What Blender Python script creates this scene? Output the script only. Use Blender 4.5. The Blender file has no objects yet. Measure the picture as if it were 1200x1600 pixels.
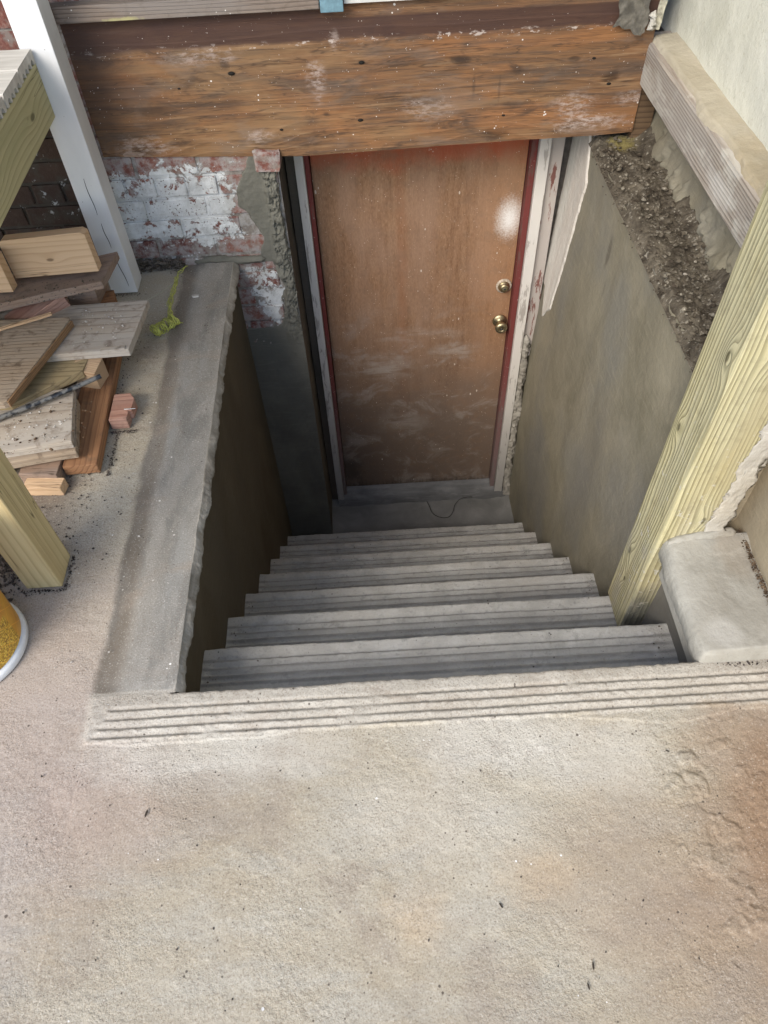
import bpy, bmesh, math, random
import numpy as np
from mathutils import Matrix, Vector

sc = bpy.context.scene
C = sc.collection
random.seed(7)

# ------------------------------------------------------------------ camera, sky, sun, exposure
cam_d = bpy.data.cameras.new('camera')
cam = bpy.data.objects.new('camera', cam_d)
C.objects.link(cam)
right = Vector((0.99830091, -0.04780489, -0.03331657))
fwd = Vector((0.00318815, 0.61572516, -0.78795454))
up = Vector((0.05818193, 0.78650951, 0.6148314))
m = Matrix.Identity(4)
for i in range(3):
    m[i][0] = right[i]; m[i][1] = up[i]; m[i][2] = -fwd[i]
m.translation = Vector((-0.16026, -0.73016, 1.55265))
cam.matrix_world = m
cam_d.sensor_fit = 'VERTICAL'
cam_d.sensor_height = 24.0
cam_d.lens = 17.278
cam_d.clip_start = 0.02
cam_d.clip_end = 500
sc.camera = cam

SUN_EL, SUN_AZ = 40.0, 214.0          # azimuth measured clockwise from +Y (north)
world = bpy.data.worlds.new('World')
sc.world = world
world.use_nodes = True
wn = world.node_tree.nodes
wl = world.node_tree.links
wn.clear()
sky = wn.new('ShaderNodeTexSky')
sky.sky_type = 'NISHITA'
sky.sun_disc = False
sky.sun_elevation = math.radians(SUN_EL)
sky.sun_rotation = math.radians(SUN_AZ)
sky.dust_density = 1.2
sky.air_density = 1.0
bgn = wn.new('ShaderNodeBackground')
bgn.inputs['Strength'].default_value = 0.14
out = wn.new('ShaderNodeOutputWorld')
wl.new(sky.outputs[0], bgn.inputs['Color'])
wl.new(bgn.outputs[0], out.inputs['Surface'])

sun_d = bpy.data.lights.new('sun', 'SUN')
sun_d.energy = 1.45
sun_d.angle = math.radians(32)
sun_d.color = (1.0, 0.915, 0.78)
sun = bpy.data.objects.new('sun', sun_d)
C.objects.link(sun)
az, el = math.radians(SUN_AZ), math.radians(SUN_EL)
sdir = Vector((math.sin(az) * math.cos(el), math.cos(az) * math.cos(el), math.sin(el)))
sun.rotation_euler = sdir.to_track_quat('Z', 'Y').to_euler()

sc.view_settings.view_transform = 'Standard'
sc.view_settings.look = 'None'
sc.view_settings.gamma = 1.0
sc.view_settings.use_curve_mapping = False
sc.view_settings.exposure = 1.2


# ------------------------------------------------------------------ numpy noise
def _hash(ix, iy, seed):
    n = (ix.astype(np.int64) * 374761393 + iy.astype(np.int64) * 668265263 + seed * 974634777) & 0x7fffffff
    n = ((n ^ (n >> 13)) * 1274126177) & 0x7fffffff
    n = (n ^ (n >> 16)) & 0xffffff
    return n / float(0xffffff) * 2 - 1


def vnoise(x, y, seed=0):
    ix = np.floor(x); iy = np.floor(y)
    fx = x - ix; fy = y - iy
    ux = fx * fx * fx * (fx * (fx * 6 - 15) + 10); uy = fy * fy * fy * (fy * (fy * 6 - 15) + 10)
    a = _hash(ix, iy, seed); b = _hash(ix + 1, iy, seed); c = _hash(ix, iy + 1, seed); d = _hash(ix + 1, iy + 1, seed)
    return (a * (1 - ux) + b * ux) * (1 - uy) + (c * (1 - ux) + d * ux) * uy


def fbm(x, y, scale, octv=4, seed=0, gain=0.5):
    s = 0; a = 1; t = 0
    for o in range(octv):
        s = s + a * vnoise(x * scale + 17.3 * o, y * scale - 9.1 * o, seed + o)
        t += a; a *= gain; scale *= 2.03
    return s / t


def sstep(a, b, x):
    t = np.clip((x - a) / (b - a), 0, 1)
    return t * t * (3 - 2 * t)


# ------------------------------------------------------------------ object helpers
def tag(o, label=None, cat=None, group=None, kind=None):
    if label: o['label'] = label
    if cat: o['category'] = cat
    if group: o['group'] = group
    if kind: o['kind'] = kind
    return o


def empty(name, label, cat, loc=(0, 0, 0), group=None):
    o = bpy.data.objects.new(name, None)
    o.empty_display_size = 0.05
    C.objects.link(o)
    o.location = loc
    return tag(o, label, cat, group)


def link(name, me, mat=None, parent=None, smooth=False):
    if mat is not None and not me.materials:
        me.materials.append(mat)
    if smooth:
        me.polygons.foreach_set('use_smooth', [True] * len(me.polygons))
    o = bpy.data.objects.new(name, me)
    C.objects.link(o)
    if parent:
        o.parent = parent
        if parent.type == 'EMPTY' and parent.location.length > 0:
            o.matrix_parent_inverse = Matrix.Translation(-parent.location)
    return o


def grid(name, P, mat, parent=None, smooth=True, flip=False):
    """P: array (n, m, 3) of points."""
    n, mm, _ = P.shape
    idx = np.arange(n * mm).reshape(n, mm)
    q = np.stack([idx[:-1, :-1], idx[1:, :-1], idx[1:, 1:], idx[:-1, 1:]], -1).reshape(-1, 4)
    if flip: q = q[:, ::-1]
    me = bpy.data.meshes.new(name)
    me.vertices.add(n * mm)
    me.vertices.foreach_set('co', P.reshape(-1).astype(np.float32))
    me.loops.add(len(q) * 4)
    me.loops.foreach_set('vertex_index', q.reshape(-1).astype(np.int32))
    me.polygons.add(len(q))
    me.polygons.foreach_set('loop_start', np.arange(0, len(q) * 4, 4, dtype=np.int32))
    me.polygons.foreach_set('use_smooth', np.ones(len(q), bool) if smooth else np.zeros(len(q), bool))
    me.update(calc_edges=True)
    me.validate()
    return link(name, me, mat, parent)


def bm_mesh(name, bm):
    me = bpy.data.meshes.new(name)
    bm.to_mesh(me)
    bm.free()
    return me


def box_bm(x0, x1, y0, y1, z0, z1, bev=0.002, seg=2, cuts=0, jit=0.0):
    bm = bmesh.new()
    r = bmesh.ops.create_cube(bm, size=1)
    for v in r['verts']:
        v.co = Vector((x0 + (v.co.x + .5) * (x1 - x0), y0 + (v.co.y + .5) * (y1 - y0), z0 + (v.co.z + .5) * (z1 - z0)))
    if bev > 0:
        bmesh.ops.bevel(bm, geom=bm.edges[:], offset=bev, segments=seg, affect='EDGES', profile=0.6)
    if jit:
        for v in bm.verts:
            v.co += Vector((random.uniform(-jit, jit), random.uniform(-jit, jit), random.uniform(-jit, jit)))
    return bm


def box(name, x0, x1, y0, y1, z0, z1, mat, parent=None, bev=0.002, jit=0.0):
    """a box whose own origin is its centre"""
    cx, cy, cz = (x0 + x1) / 2, (y0 + y1) / 2, (z0 + z1) / 2
    me = bm_mesh(name, box_bm(x0 - cx, x1 - cx, y0 - cy, y1 - cy, z0 - cz, z1 - cz, bev, 2, 0, jit))
    o = link(name, me, mat)
    o.location = (cx, cy, cz)
    if parent:
        o.parent = parent
        o.matrix_parent_inverse = Matrix.Translation(-parent.location)
    return o


def prism(name, pts, th, mat, zax, origin, xax, parent=None, bev=0.0015, warp=0.0):
    """polygon (local xy, top face) extruded down by th; frame given by origin, x axis and normal"""
    z = Vector(zax).normalized(); x = Vector(xax); x = (x - z * x.dot(z)).normalized(); y = z.cross(x)
    bm = bmesh.new()
    top = [bm.verts.new((p[0], p[1], 0)) for p in pts]
    f = bm.faces.new(top)
    if f.normal.z < 0: f.normal_flip()
    r = bmesh.ops.extrude_face_region(bm, geom=[f])
    for v in [g for g in r['geom'] if isinstance(g, bmesh.types.BMVert)]:
        v.co.z -= th
    bmesh.ops.recalc_face_normals(bm, faces=bm.faces[:])
    if bev:
        bmesh.ops.bevel(bm, geom=bm.edges[:], offset=bev, segments=2, affect='EDGES', profile=0.6)
    if warp:
        bmesh.ops.subdivide_edges(bm, edges=[e for e in bm.edges if e.calc_length() > .02], cuts=7, use_grid_fill=True)
        rn = random.Random(int(abs(origin[0] * 1000) + abs(origin[1] * 777)))
        ph = [rn.uniform(0, 6) for _ in range(6)]
        for v in bm.verts:
            c = v.co
            j = warp * (math.sin(c.x * 23 + ph[0]) + math.sin(c.y * 31 + ph[1])) * .6
            c.z += j + rn.uniform(-.3, .3) * warp
            c.x += rn.uniform(-.6, .6) * warp; c.y += rn.uniform(-.6, .6) * warp
    me = bm_mesh(name, bm)
    o = link(name, me, mat)
    M = Matrix.Identity(4)
    for i in range(3):
        M[i][0] = x[i]; M[i][1] = y[i]; M[i][2] = z[i]; M[i][3] = origin[i]
    if parent:
        o.parent = parent
        o.matrix_parent_inverse = Matrix.Translation(-parent.location)
    o.matrix_world = M
    return o


def plank(name, A, B, Cc, th, mat, bev=0.0015, wobble=0.0):
    """top face quad: corner A, B at the end of its length, Cc at the end of its width"""
    A, B, Cc = Vector(A), Vector(B), Vector(Cc)
    x = (B - A); L = x.length; x.normalize()
    w = Cc - A; wx = w.dot(x); wy = (w - x * wx); W = wy.length; y = wy.normalized()
    z = x.cross(y)
    if z.z < 0:
        z = -z; y = -y
        pts = [(0, 0), (L, 0), (L + wx, -W), (wx, -W)]
        pts = [(p[0], p[1]) for p in pts]
    else:
        pts = [(0, 0), (L, 0), (L + wx, W), (wx, W)]
    return prism(name, pts, th, mat, z, A, x, bev=bev, warp=.0011)


def tube(name, pts, r, mat, parent=None, closed=False, res=3):
    cu = bpy.data.curves.new(name, 'CURVE')
    cu.dimensions = '3D'
    cu.bevel_depth = r
    cu.bevel_resolution = res
    cu.resolution_u = 4
    cu.use_fill_caps = True
    sp = cu.splines.new('NURBS')
    sp.points.add(len(pts) - 1)
    for p, q in zip(sp.points, pts):
        p.co = (*q, 1)
    sp.use_endpoint_u = True
    sp.order_u = 3
    tmp = bpy.data.objects.new(name, cu)
    me = bpy.data.meshes.new_from_object(tmp)
    bpy.data.objects.remove(tmp)
    me.materials.clear()
    return link(name, me, mat, parent, smooth=True)


def lathe(name, prof, mat, parent=None, n=48, axis='Z', loc=(0, 0, 0)):
    """prof: list of (r, h) along the axis"""
    bm = bmesh.new()
    rings = []
    for r, h in prof:
        ring = []
        for k in range(n):
            a = 2 * math.pi * k / n
            if axis == 'Z': co = (r * math.cos(a), r * math.sin(a), h)
            else: co = (r * math.cos(a), -h, r * math.sin(a))
            ring.append(bm.verts.new(co))
        rings.append(ring)
    for a, b in zip(rings[:-1], rings[1:]):
        for k in range(n):
            bm.faces.new((a[k], a[(k + 1) % n], b[(k + 1) % n], b[k]))
    bm.faces.new(rings[0]); bm.faces.new(rings[-1])
    bmesh.ops.recalc_face_normals(bm, faces=bm.faces[:])
    me = bm_mesh(name, bm)
    o = link(name, me, mat, None, smooth=True)
    o.location = loc
    if parent:
        o.parent = parent
        o.matrix_parent_inverse = Matrix.Translation(-parent.location)
    return o


# ------------------------------------------------------------------ material helpers
class M:
    def __init__(s, name, rough=0.9, spec=0.25, metal=0.0):
        s.m = bpy.data.materials.new(name)
        s.m.use_nodes = True
        s.t = s.m.node_tree
        s.t.nodes.clear()
        s.o = s.t.nodes.new('ShaderNodeOutputMaterial')
        s.b = s.t.nodes.new('ShaderNodeBsdfPrincipled')
        s.t.links.new(s.b.outputs[0], s.o.inputs['Surface'])
        s.b.inputs['Roughness'].default_value = rough
        s.b.inputs['Specular IOR Level'].default_value = spec
        s.b.inputs['Metallic'].default_value = metal
        s.nrm = None
        g = s.t.nodes.new('ShaderNodeNewGeometry'); s.pos = g.outputs['Position']
        tc = s.t.nodes.new('ShaderNodeTexCoord'); s.obj = tc.outputs['Object']

    def set(s, sock, v):
        if hasattr(v, 'is_linked') or isinstance(v, bpy.types.NodeSocket):
            s.t.links.new(v, sock)
        elif isinstance(v, (tuple, list)) and len(v) == 3 and sock.type == 'RGBA':
            sock.default_value = (*v, 1)
        else:
            sock.default_value = v

    def math(s, op, a, b=0.0, c=None, clamp=False):
        n = s.t.nodes.new('ShaderNodeMath'); n.operation = op; n.use_clamp = clamp
        s.set(n.inputs[0], a); s.set(n.inputs[1], b)
        if c is not None: s.set(n.inputs[2], c)
        return n.outputs[0]

    def mapv(s, v, scale=(1, 1, 1), loc=(0, 0, 0), rot=(0, 0, 0)):
        n = s.t.nodes.new('ShaderNodeMapping')
        s.set(n.inputs['Vector'], v); n.inputs['Scale'].default_value = scale
        n.inputs['Location'].default_value = loc; n.inputs['Rotation'].default_value = rot
        return n.outputs[0]

    def vmath(s, op, a, b):
        n = s.t.nodes.new('ShaderNodeVectorMath'); n.operation = op
        s.set(n.inputs[0], a); s.set(n.inputs[1], b)
        return n.outputs['Value'] if op in ('LENGTH', 'DOT_PRODUCT', 'DISTANCE') else n.outputs[0]

    def sep(s, v):
        n = s.t.nodes.new('ShaderNodeSeparateXYZ'); s.set(n.inputs[0], v); return n.outputs

    def comb(s, x, y, z):
        n = s.t.nodes.new('ShaderNodeCombineXYZ')
        for i, k in enumerate((x, y, z)): s.set(n.inputs[i], k)
        return n.outputs[0]

    def noise(s, v, scale, detail=4, rough=0.55, dist=0.0, color=False):
        n = s.t.nodes.new('ShaderNodeTexNoise')
        s.set(n.inputs['Vector'], v); n.inputs['Scale'].default_value = scale
        n.inputs['Detail'].default_value = detail; n.inputs['Roughness'].default_value = rough
        n.inputs['Distortion'].default_value = dist
        return n.outputs['Color'] if color else n.outputs['Fac']

    def voro(s, v, scale, feature='F1', rnd=1.0):
        n = s.t.nodes.new('ShaderNodeTexVoronoi'); n.feature = feature
        s.set(n.inputs['Vector'], v); n.inputs['Scale'].default_value = scale
        n.inputs['Randomness'].default_value = rnd
        return n.outputs['Distance']

    def ramp(s, f, stops, interp='LINEAR'):
        n = s.t.nodes.new('ShaderNodeValToRGB'); s.set(n.inputs[0], f)
        r = n.color_ramp; r.interpolation = interp
        while len(r.elements) < len(stops): r.elements.new(0.5)
        for e, (p, c) in zip(r.elements, stops):
            e.position = p
            e.color = (*c, 1) if isinstance(c, tuple) else (c, c, c, 1)
        return n.outputs[0]

    def sm(s, f, a, b, lo=0.0, hi=1.0):
        n = s.t.nodes.new('ShaderNodeMapRange'); n.interpolation_type = 'SMOOTHSTEP'
        s.set(n.inputs['Value'], f)
        n.inputs['From Min'].default_value = a; n.inputs['From Max'].default_value = b
        n.inputs['To Min'].default_value = lo; n.inputs['To Max'].default_value = hi
        return n.outputs[0]

    def mix(s, f, a, b, mode='MIX'):
        n = s.t.nodes.new('ShaderNodeMix'); n.data_type = 'RGBA'; n.blend_type = mode
        s.set(n.inputs[0], f); s.set(n.inputs[6], a); s.set(n.inputs[7], b)
        return n.outputs[2]

    def spot(s, v, centre, size, hard=0.5, amp=0.35, nscale=12.0):
        """soft-edged irregular blotch: 1 inside, 0 outside"""
        d = s.vmath('LENGTH', s.mapv(s.vmath('SUBTRACT', v, centre), tuple(1 / k for k in size)), (0, 0, 0))
        n = s.noise(v, nscale, 4, 0.6)
        d = s.math('ADD', d, s.math('MULTIPLY', s.math('SUBTRACT', n, 0.5), amp * 2))
        return s.sm(d, 1.0, hard, 0.0, 1.0) if False else s.math('SUBTRACT', 1.0, s.sm(d, hard, 1.0))

    def bump(s, h, strength=0.5, dist=0.01):
        n = s.t.nodes.new('ShaderNodeBump')
        n.inputs['Strength'].default_value = strength; n.inputs['Distance'].default_value = dist
        s.set(n.inputs['Height'], h)
        if s.nrm is not None: s.t.links.new(s.nrm, n.inputs['Normal'])
        s.nrm = n.outputs[0]

    def done(s, color, rough=None):
        s.set(s.b.inputs['Base Color'], color)
        if rough is not None: s.set(s.b.inputs['Roughness'], rough)
        if s.nrm is not None: s.t.links.new(s.nrm, s.b.inputs['Normal'])
        return s.m


def speckle(k, v, scale, thr, soft=0.02):
    """sparse small flecks"""
    d = k.voro(v, scale)
    g = k.noise(v, scale * 0.35, 2)
    d = k.math('ADD', d, k.math('MULTIPLY', k.math('SUBTRACT', 0.62, g), 0.9))
    return k.math('SUBTRACT', 1.0, k.sm(d, thr, thr + soft))


# ---- concrete floor
def mat_floor():
    k = M('floor_concrete', 0.92, 0.2)
    P = k.pos
    xyz = k.sep(P)
    n1 = k.noise(P, 2.2, 5, 0.6, 0.6)
    n2 = k.noise(k.mapv(P, (1, 3.0, 1), rot=(0, 0, .5)), 5.0, 6, 0.65, 0.3)
    col = k.ramp(n1, [(0.3, (0.34, 0.285, 0.205)), (0.48, (0.41, 0.365, 0.285)), (0.7, (0.46, 0.425, 0.35))])
    col = k.mix(k.sm(n2, 0.42, 0.66, 0, 0.6), col, (0.40, 0.378, 0.325))
    # pinkish dust towards the left
    pk = k.spot(P, (-1.05, -0.05, 0), (0.55, 0.75, 1), 0.2, 0.25, 5)
    col = k.mix(k.math('MULTIPLY', pk, 0.6), col, (0.36, 0.295, 0.275))
    pk2 = k.spot(P, (-0.75, -0.25, 0), (0.28, 0.2, 1), 0.1, 0.35, 6)
    col = k.mix(k.math('MULTIPLY', pk2, 0.4), col, (0.38, 0.28, 0.235))
    # pale troweled patches
    for c, sz, a in (((-.55, -.14, 0), (.35, .12, 1), .55), ((0.05, -.15, 0), (.22, .10, 1), .6), ((.25, -.2, 0), (.2, .12, 1), .4), ((-.1, -.3, 0), (.25, .12, 1), .25)):
        mk = k.spot(P, c, sz, 0.35, 0.4, 9)
        col = k.mix(k.math('MULTIPLY', mk, a), col, (0.58, 0.56, 0.51))
    # brown rusty clay stain on the right
    for c, sz, a in (((.64, -.36, 0), (.26, .42, 1), .9), ((.50, -.56, 0), (.34, .22, 1), .5), ((.30, -.42, 0), (.30, .22, 1), .35)):
        mk = k.spot(P, c, sz, 0.3, 0.3, 7)
        col = k.mix(k.math('MULTIPLY', mk, a), col, (0.27, 0.18, 0.115))
    for c, sz, a in (((-.14, -.48, 0), (.09, .08, 1), .35), ((.1, -.42, 0), (.12, .07, 1), .3)):
        mk = k.spot(P, c, sz, 0.1, 0.5, 14)
        col = k.mix(k.math('MULTIPLY', mk, a), col, (0.50, 0.36, 0.22))
    # smooth grey mortar skin on the strip beside the stairwell and on the grooved lip
    wob = k.math('MULTIPLY', k.math('SUBTRACT', k.noise(k.mapv(P, (1, .5, 1)), 9, 4), 0.5), 0.06)
    xs = k.math('ADD', xyz[0], wob)
    strip = k.math('MULTIPLY', k.sm(xs, -0.845, -0.825), k.sm(xyz[1], -0.004, 0.006))
    sg = k.ramp(k.noise(k.mapv(P, (2.2, .7, 1)), 5, 5, 0.6), [(0.3, (0.21, 0.202, 0.182)), (0.7, (0.32, 0.308, 0.282))])
    bl = k.noise(k.mapv(P, (3, .5, 1)), 3, 3)
    sg = k.mix(k.sm(bl, .5, .7, 0, .4), sg, (0.28, 0.295, 0.295))
    dmp = k.noise(k.mapv(P, (2.5, .8, 1), loc=(4, 4, 0)), 4, 5, .6, .5)
    sg = k.mix(k.sm(dmp, .48, .64, 0, .7), sg, (0.16, 0.16, 0.15))
    wet = k.math('SUBTRACT', 1.0, k.sm(xs, -0.805, -0.765))
    wet = k.math('MULTIPLY', wet, k.sm(k.noise(k.mapv(P, (1, .35, 1)), 8, 3), .35, .55, .45, 1))
    sg = k.mix(k.math('MULTIPLY', wet, 0.8), sg, (0.17, 0.145, 0.115))
    col = k.mix(strip, col, sg)
    lip = k.math('MULTIPLY', k.math('MULTIPLY', k.sm(k.math('ADD', xyz[1], wob), -0.112, -0.098), k.sm(xyz[1], 0.012, 0.004)), k.sm(xyz[0], -.86, -.83))
    lc = k.ramp(k.noise(k.mapv(P, (1, 2, 1)), 7, 5, .65), [(0.3, (0.37, 0.345, 0.30)), (0.7, (0.49, 0.465, 0.415))])
    col = k.mix(k.math('MULTIPLY', lip, 0.8), col, lc)
    # dust of the pile corner
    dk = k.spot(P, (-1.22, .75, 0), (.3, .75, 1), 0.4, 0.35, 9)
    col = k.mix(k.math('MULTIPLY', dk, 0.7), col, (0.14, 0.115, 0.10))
    stn = k.noise(k.mapv(P, (1, 1.6, 1), loc=(2, 5, 0)), 3.2, 5, .6, .8)
    col = k.mix(k.sm(stn, .52, .68, 0, .5), col, (0.29, 0.245, 0.20))
    hc = k.noise(k.mapv(P, (1, 1, 1), loc=(1.3, .2, 0)), 2.1, 6, .6, .3)
    hc = k.math('SUBTRACT', 1.0, k.sm(k.math('ABSOLUTE', k.math('SUBTRACT', hc, .5)), .0, .0022))
    hc = k.math('MULTIPLY', hc, k.sm(k.noise(P, 2.7, 3), .52, .62))
    col = k.mix(k.math('MULTIPLY', hc, .45), col, (0.15, 0.12, 0.10))
    # fine grit
    gr = k.noise(P, 260, 3, 0.7)
    col = k.mix(k.sm(gr, .52, .64, 0, .5), col, (0.17, 0.13, 0.10))
    col = k.mix(k.sm(gr, .42, .34, 0, .35), col, (0.66, 0.62, 0.56))
    col = k.mix(k.math('MULTIPLY', speckle(k, P, 70, .10, .05), .8), col, (0.07, 0.055, 0.045))
    col = k.mix(speckle(k, k.mapv(P, loc=(3, 1, 0)), 45, .03, .03), col, (0.75, 0.74, 0.72))
    # relief
    rg = k.math('SUBTRACT', 1.0, k.math('MULTIPLY', strip, 0.85))
    brush = k.noise(k.mapv(P, (3, 60, 1), rot=(0, 0, .06)), 5, 3)
    bleft = k.math('MULTIPLY', k.sm(xyz[0], .0, -.5, 0, .35), k.sm(xyz[1], -.34, -.2))
    h = k.math('ADD', k.math('MULTIPLY', k.noise(P, 190, 3, .75), .9), k.math('MULTIPLY', brush, bleft))
    h = k.math('ADD', h, k.math('MULTIPLY', k.sm(k.noise(P, 62, 4, .65), .38, .62), 0.35))
    rm_ = k.sm(k.noise(P, 3.5, 4, .6, .4), .36, .62, .22, 1.0)
    rg = k.math('MULTIPLY', rg, rm_)
    k.bump(k.math('MULTIPLY', h, rg), 0.55, 0.0045)
    k.bump(k.noise(P, 14, 4, .6), .25, .01)
    return k.done(col)


def mat_step():
    k = M('stair_concrete', 0.92, 0.2)
    P = k.pos
    n = k.noise(P, 11, 7, .7, .4)
    col = k.ramp(n, [(0.3, (0.37, 0.36, 0.335)), (0.5, (0.48, 0.47, 0.44)), (0.7, (0.58, 0.57, 0.54))])
    bl = k.noise(P, 4, 5, .6, .5)
    col = k.mix(k.sm(bl, .48, .62, 0, .5), col, (0.50, 0.475, 0.43))
    pt_ = k.noise(k.mapv(P, loc=(5, 5, 5)), 34, 4, .7)
    col = k.mix(k.sm(pt_, .56, .66, 0, .45), col, (0.24, 0.235, 0.22))
    col = k.mix(k.sm(k.noise(P, 1.7, 3), .45, .65, 0, .4), col, (0.40, 0.38, 0.345))
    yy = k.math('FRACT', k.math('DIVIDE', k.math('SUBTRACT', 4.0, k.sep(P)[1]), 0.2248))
    # groove shading painted into the tread colour as dark lines
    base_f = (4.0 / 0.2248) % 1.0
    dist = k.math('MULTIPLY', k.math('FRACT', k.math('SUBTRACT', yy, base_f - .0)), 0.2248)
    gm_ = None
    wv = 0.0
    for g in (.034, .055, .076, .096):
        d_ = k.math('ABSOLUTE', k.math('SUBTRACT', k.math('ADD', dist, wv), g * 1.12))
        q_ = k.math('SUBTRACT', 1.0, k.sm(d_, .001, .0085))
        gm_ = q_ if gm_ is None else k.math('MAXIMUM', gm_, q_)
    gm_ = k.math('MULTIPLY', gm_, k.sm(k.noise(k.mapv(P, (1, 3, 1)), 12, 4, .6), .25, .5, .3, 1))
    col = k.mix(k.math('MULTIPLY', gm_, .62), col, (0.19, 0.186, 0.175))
    gr = k.noise(P, 200, 3, 0.7)
    col = k.mix(k.sm(gr, .54, .70, 0, .3), col, (0.15, 0.14, 0.13))
    col = k.mix(k.math('MULTIPLY', speckle(k, P, 60, .07, .04), .7), col, (0.07, 0.06, 0.055))
    h = k.math('ADD', k.noise(P, 110, 4, .7), k.noise(P, 30, 3, .6))
    k.bump(h, 0.7, 0.005)
    return k.done(col)


def mat_plaster(name, c1, c2, streak=(2, 1, .35), tint=None, bump=.35, smears=()):
    k = M(name, 0.9, 0.22)
    P = k.pos
    n = k.noise(k.mapv(P, streak), 4.0, 6, .6, .5)
    col = k.ramp(n, [(0.28, c1), (0.72, c2)])
    if tint:
        col = k.mix(k.sm(k.noise(k.mapv(P, streak, loc=(4, 2, 1)), 2.4, 4), .42, .68, 0, .8), col, tint)
    for c, sz, a, cc in smears:
        mk = k.spot(P, c, sz, 0.4, 0.4, 10)
        col = k.mix(k.math('MULTIPLY', mk, a), col, cc)
    gr = k.noise(P, 230, 3, .7)
    col = k.mix(k.sm(gr, .55, .72, 0, .22), col, tuple(x * .5 for x in c1))
    tr = k.noise(k.mapv(P, (3, 3, 26), rot=(.9, 0, 0)), 3, 5, .6, 1.2)
    col = k.mix(k.sm(tr, .5, .7, 0, .16), col, tuple(min(1, x * 1.45) for x in c2))
    sc_ = tr
    h = k.math('ADD', k.noise(P, 60, 4, .6), k.math('MULTIPLY', k.noise(k.mapv(P, streak), 14, 4), 1.2))
    h = k.math('ADD', h, k.math('MULTIPLY', sc_, .3))
    k.bump(h, bump, 0.004)
    return k.done(col)


def mat_wood(name, light, dark, axis='x', ring=60.0, knots=(), off=(0.02, -0.05), wob=0.010, contrast=1.0,
             grey=0.0, greycol=(0.33, 0.31, 0.29), dirt=0.0, dirtcol=(0.10, 0.08, 0.06), bump=0.4, bumpd=0.0015,
             third=None, lw=(0.0, 0.55, 0.85), extra=None, world=False, rough=.8):
    """growth rings around a pith that runs along AXIS, bent round knots; coordinates are the piece's own"""
    k = M(name, rough, 0.25)
    V = k.pos if world else k.obj
    rot = {'x': (0, math.pi / 2, 0), 'y': (math.pi / 2, 0, 0), 'z': (0, 0, 0)}[axis]
    Vz = k.mapv(V, rot=rot) if axis != 'z' else V     # length along z
    s3 = k.sep(Vz)
    ln = k.mapv(Vz, (1, 1, .10))
    nx = k.noise(ln, 9, 3, .5, .3)
    ny = k.noise(k.mapv(ln, loc=(5, 3, 9)), 7, 3, .5, .3)
    x = k.math('ADD', k.math('SUBTRACT', s3[0], off[0]), k.math('MULTIPLY', k.math('SUBTRACT', nx, .5), wob * 4))
    y = k.math('ADD', k.math('SUBTRACT', s3[1], off[1]), k.math('MULTIPLY', k.math('SUBTRACT', ny, .5), wob * 4))
    r = k.vmath('LENGTH', k.comb(x, y, 0.0), (0, 0, 0))
    km = None
    for (c, rad, amp) in knots:       # c in piece coordinates
        d = k.vmath('LENGTH', k.mapv(k.vmath('SUBTRACT', V, c), {'x': (.45, 1, 1), 'y': (1, .45, 1), 'z': (1, 1, .45)}[axis]), (0, 0, 0))
        d = k.math('DIVIDE', d, rad)
        e = k.math('POWER', 2.718, k.math('MULTIPLY', k.math('MULTIPLY', d, d), -0.5))
        r = k.math('ADD', r, k.math('MULTIPLY', e, amp))
        core = k.math('SUBTRACT', 1.0, k.sm(d, .25, .55))
        km = core if km is None else k.math('MAXIMUM', km, core)
    fr = k.math('FRACT', k.math('MULTIPLY', r, ring))
    # early wood wide and pale, late wood narrow and dark
    rg = k.ramp(fr, [(lw[0], 0.0), (lw[1], 0.25), (lw[2], 1.0), (1.0, 0.0)])
    fib = k.noise(k.mapv(Vz, (1, 1, .03)), 350, 3, .6)
    fac = k.math('ADD', k.math('MULTIPLY', rg, .75 * contrast), k.math('MULTIPLY', k.math('SUBTRACT', fib, .5), .5), clamp=True)
    col = k.mix(fac, light, dark)
    if third:
        col = k.mix(k.sm(k.noise(ln, 13, 4, .55), .45, .68, 0, .8), col, third)
    big = k.noise(k.mapv(Vz, (1, 1, .25)), 12, 5, .6)
    if grey: col = k.mix(k.sm(big, .35, .62, 0, grey), col, greycol)
    if dirt:
        dn = k.noise(k.mapv(V, loc=(2, 7, 1)), 22, 5, .65, .4)
        col = k.mix(k.sm(dn, .5, .72, 0, dirt), col, dirtcol)
    ck = k.noise(k.mapv(Vz, (1, 1, .035), loc=(3, 1, 4)), 26, 3, .5, .4)
    ck = k.math('SUBTRACT', 1.0, k.sm(k.math('ABSOLUTE', k.math('SUBTRACT', ck, .5)), .0, .009))
    ck = k.math('MULTIPLY', ck, k.sm(k.noise(k.mapv(Vz, (1, 1, .2), loc=(9, 1, 2)), 11, 3), .52, .6))
    col = k.mix(k.math('MULTIPLY', ck, .8), col, tuple(c * .3 for c in dark))
    if km is not None:
        col = k.mix(k.math('MULTIPLY', km, .75), col, tuple(c * .35 for c in dark))
    if extra: col = extra(k, V, col)
    h = k.math('SUBTRACT', k.math('MULTIPLY', fib, .5), k.math('MULTIPLY', rg, -.8))
    k.bump(h, bump, bumpd)
    return k.done(col)


def mat_flat(name, col, rough=.6, metal=0.0, spec=.4, nscale=40, var=.25, bump=.1):
    k = M(name, rough, spec, metal)
    n = k.noise(k.obj, nscale, 4, .6)
    c = k.mix(k.sm(n, .35, .7), tuple(x * (1 - var) for x in col), tuple(min(1, x * (1 + var * .4)) for x in col))
    k.bump(n, bump, .002)
    return k.done(c)


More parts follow.
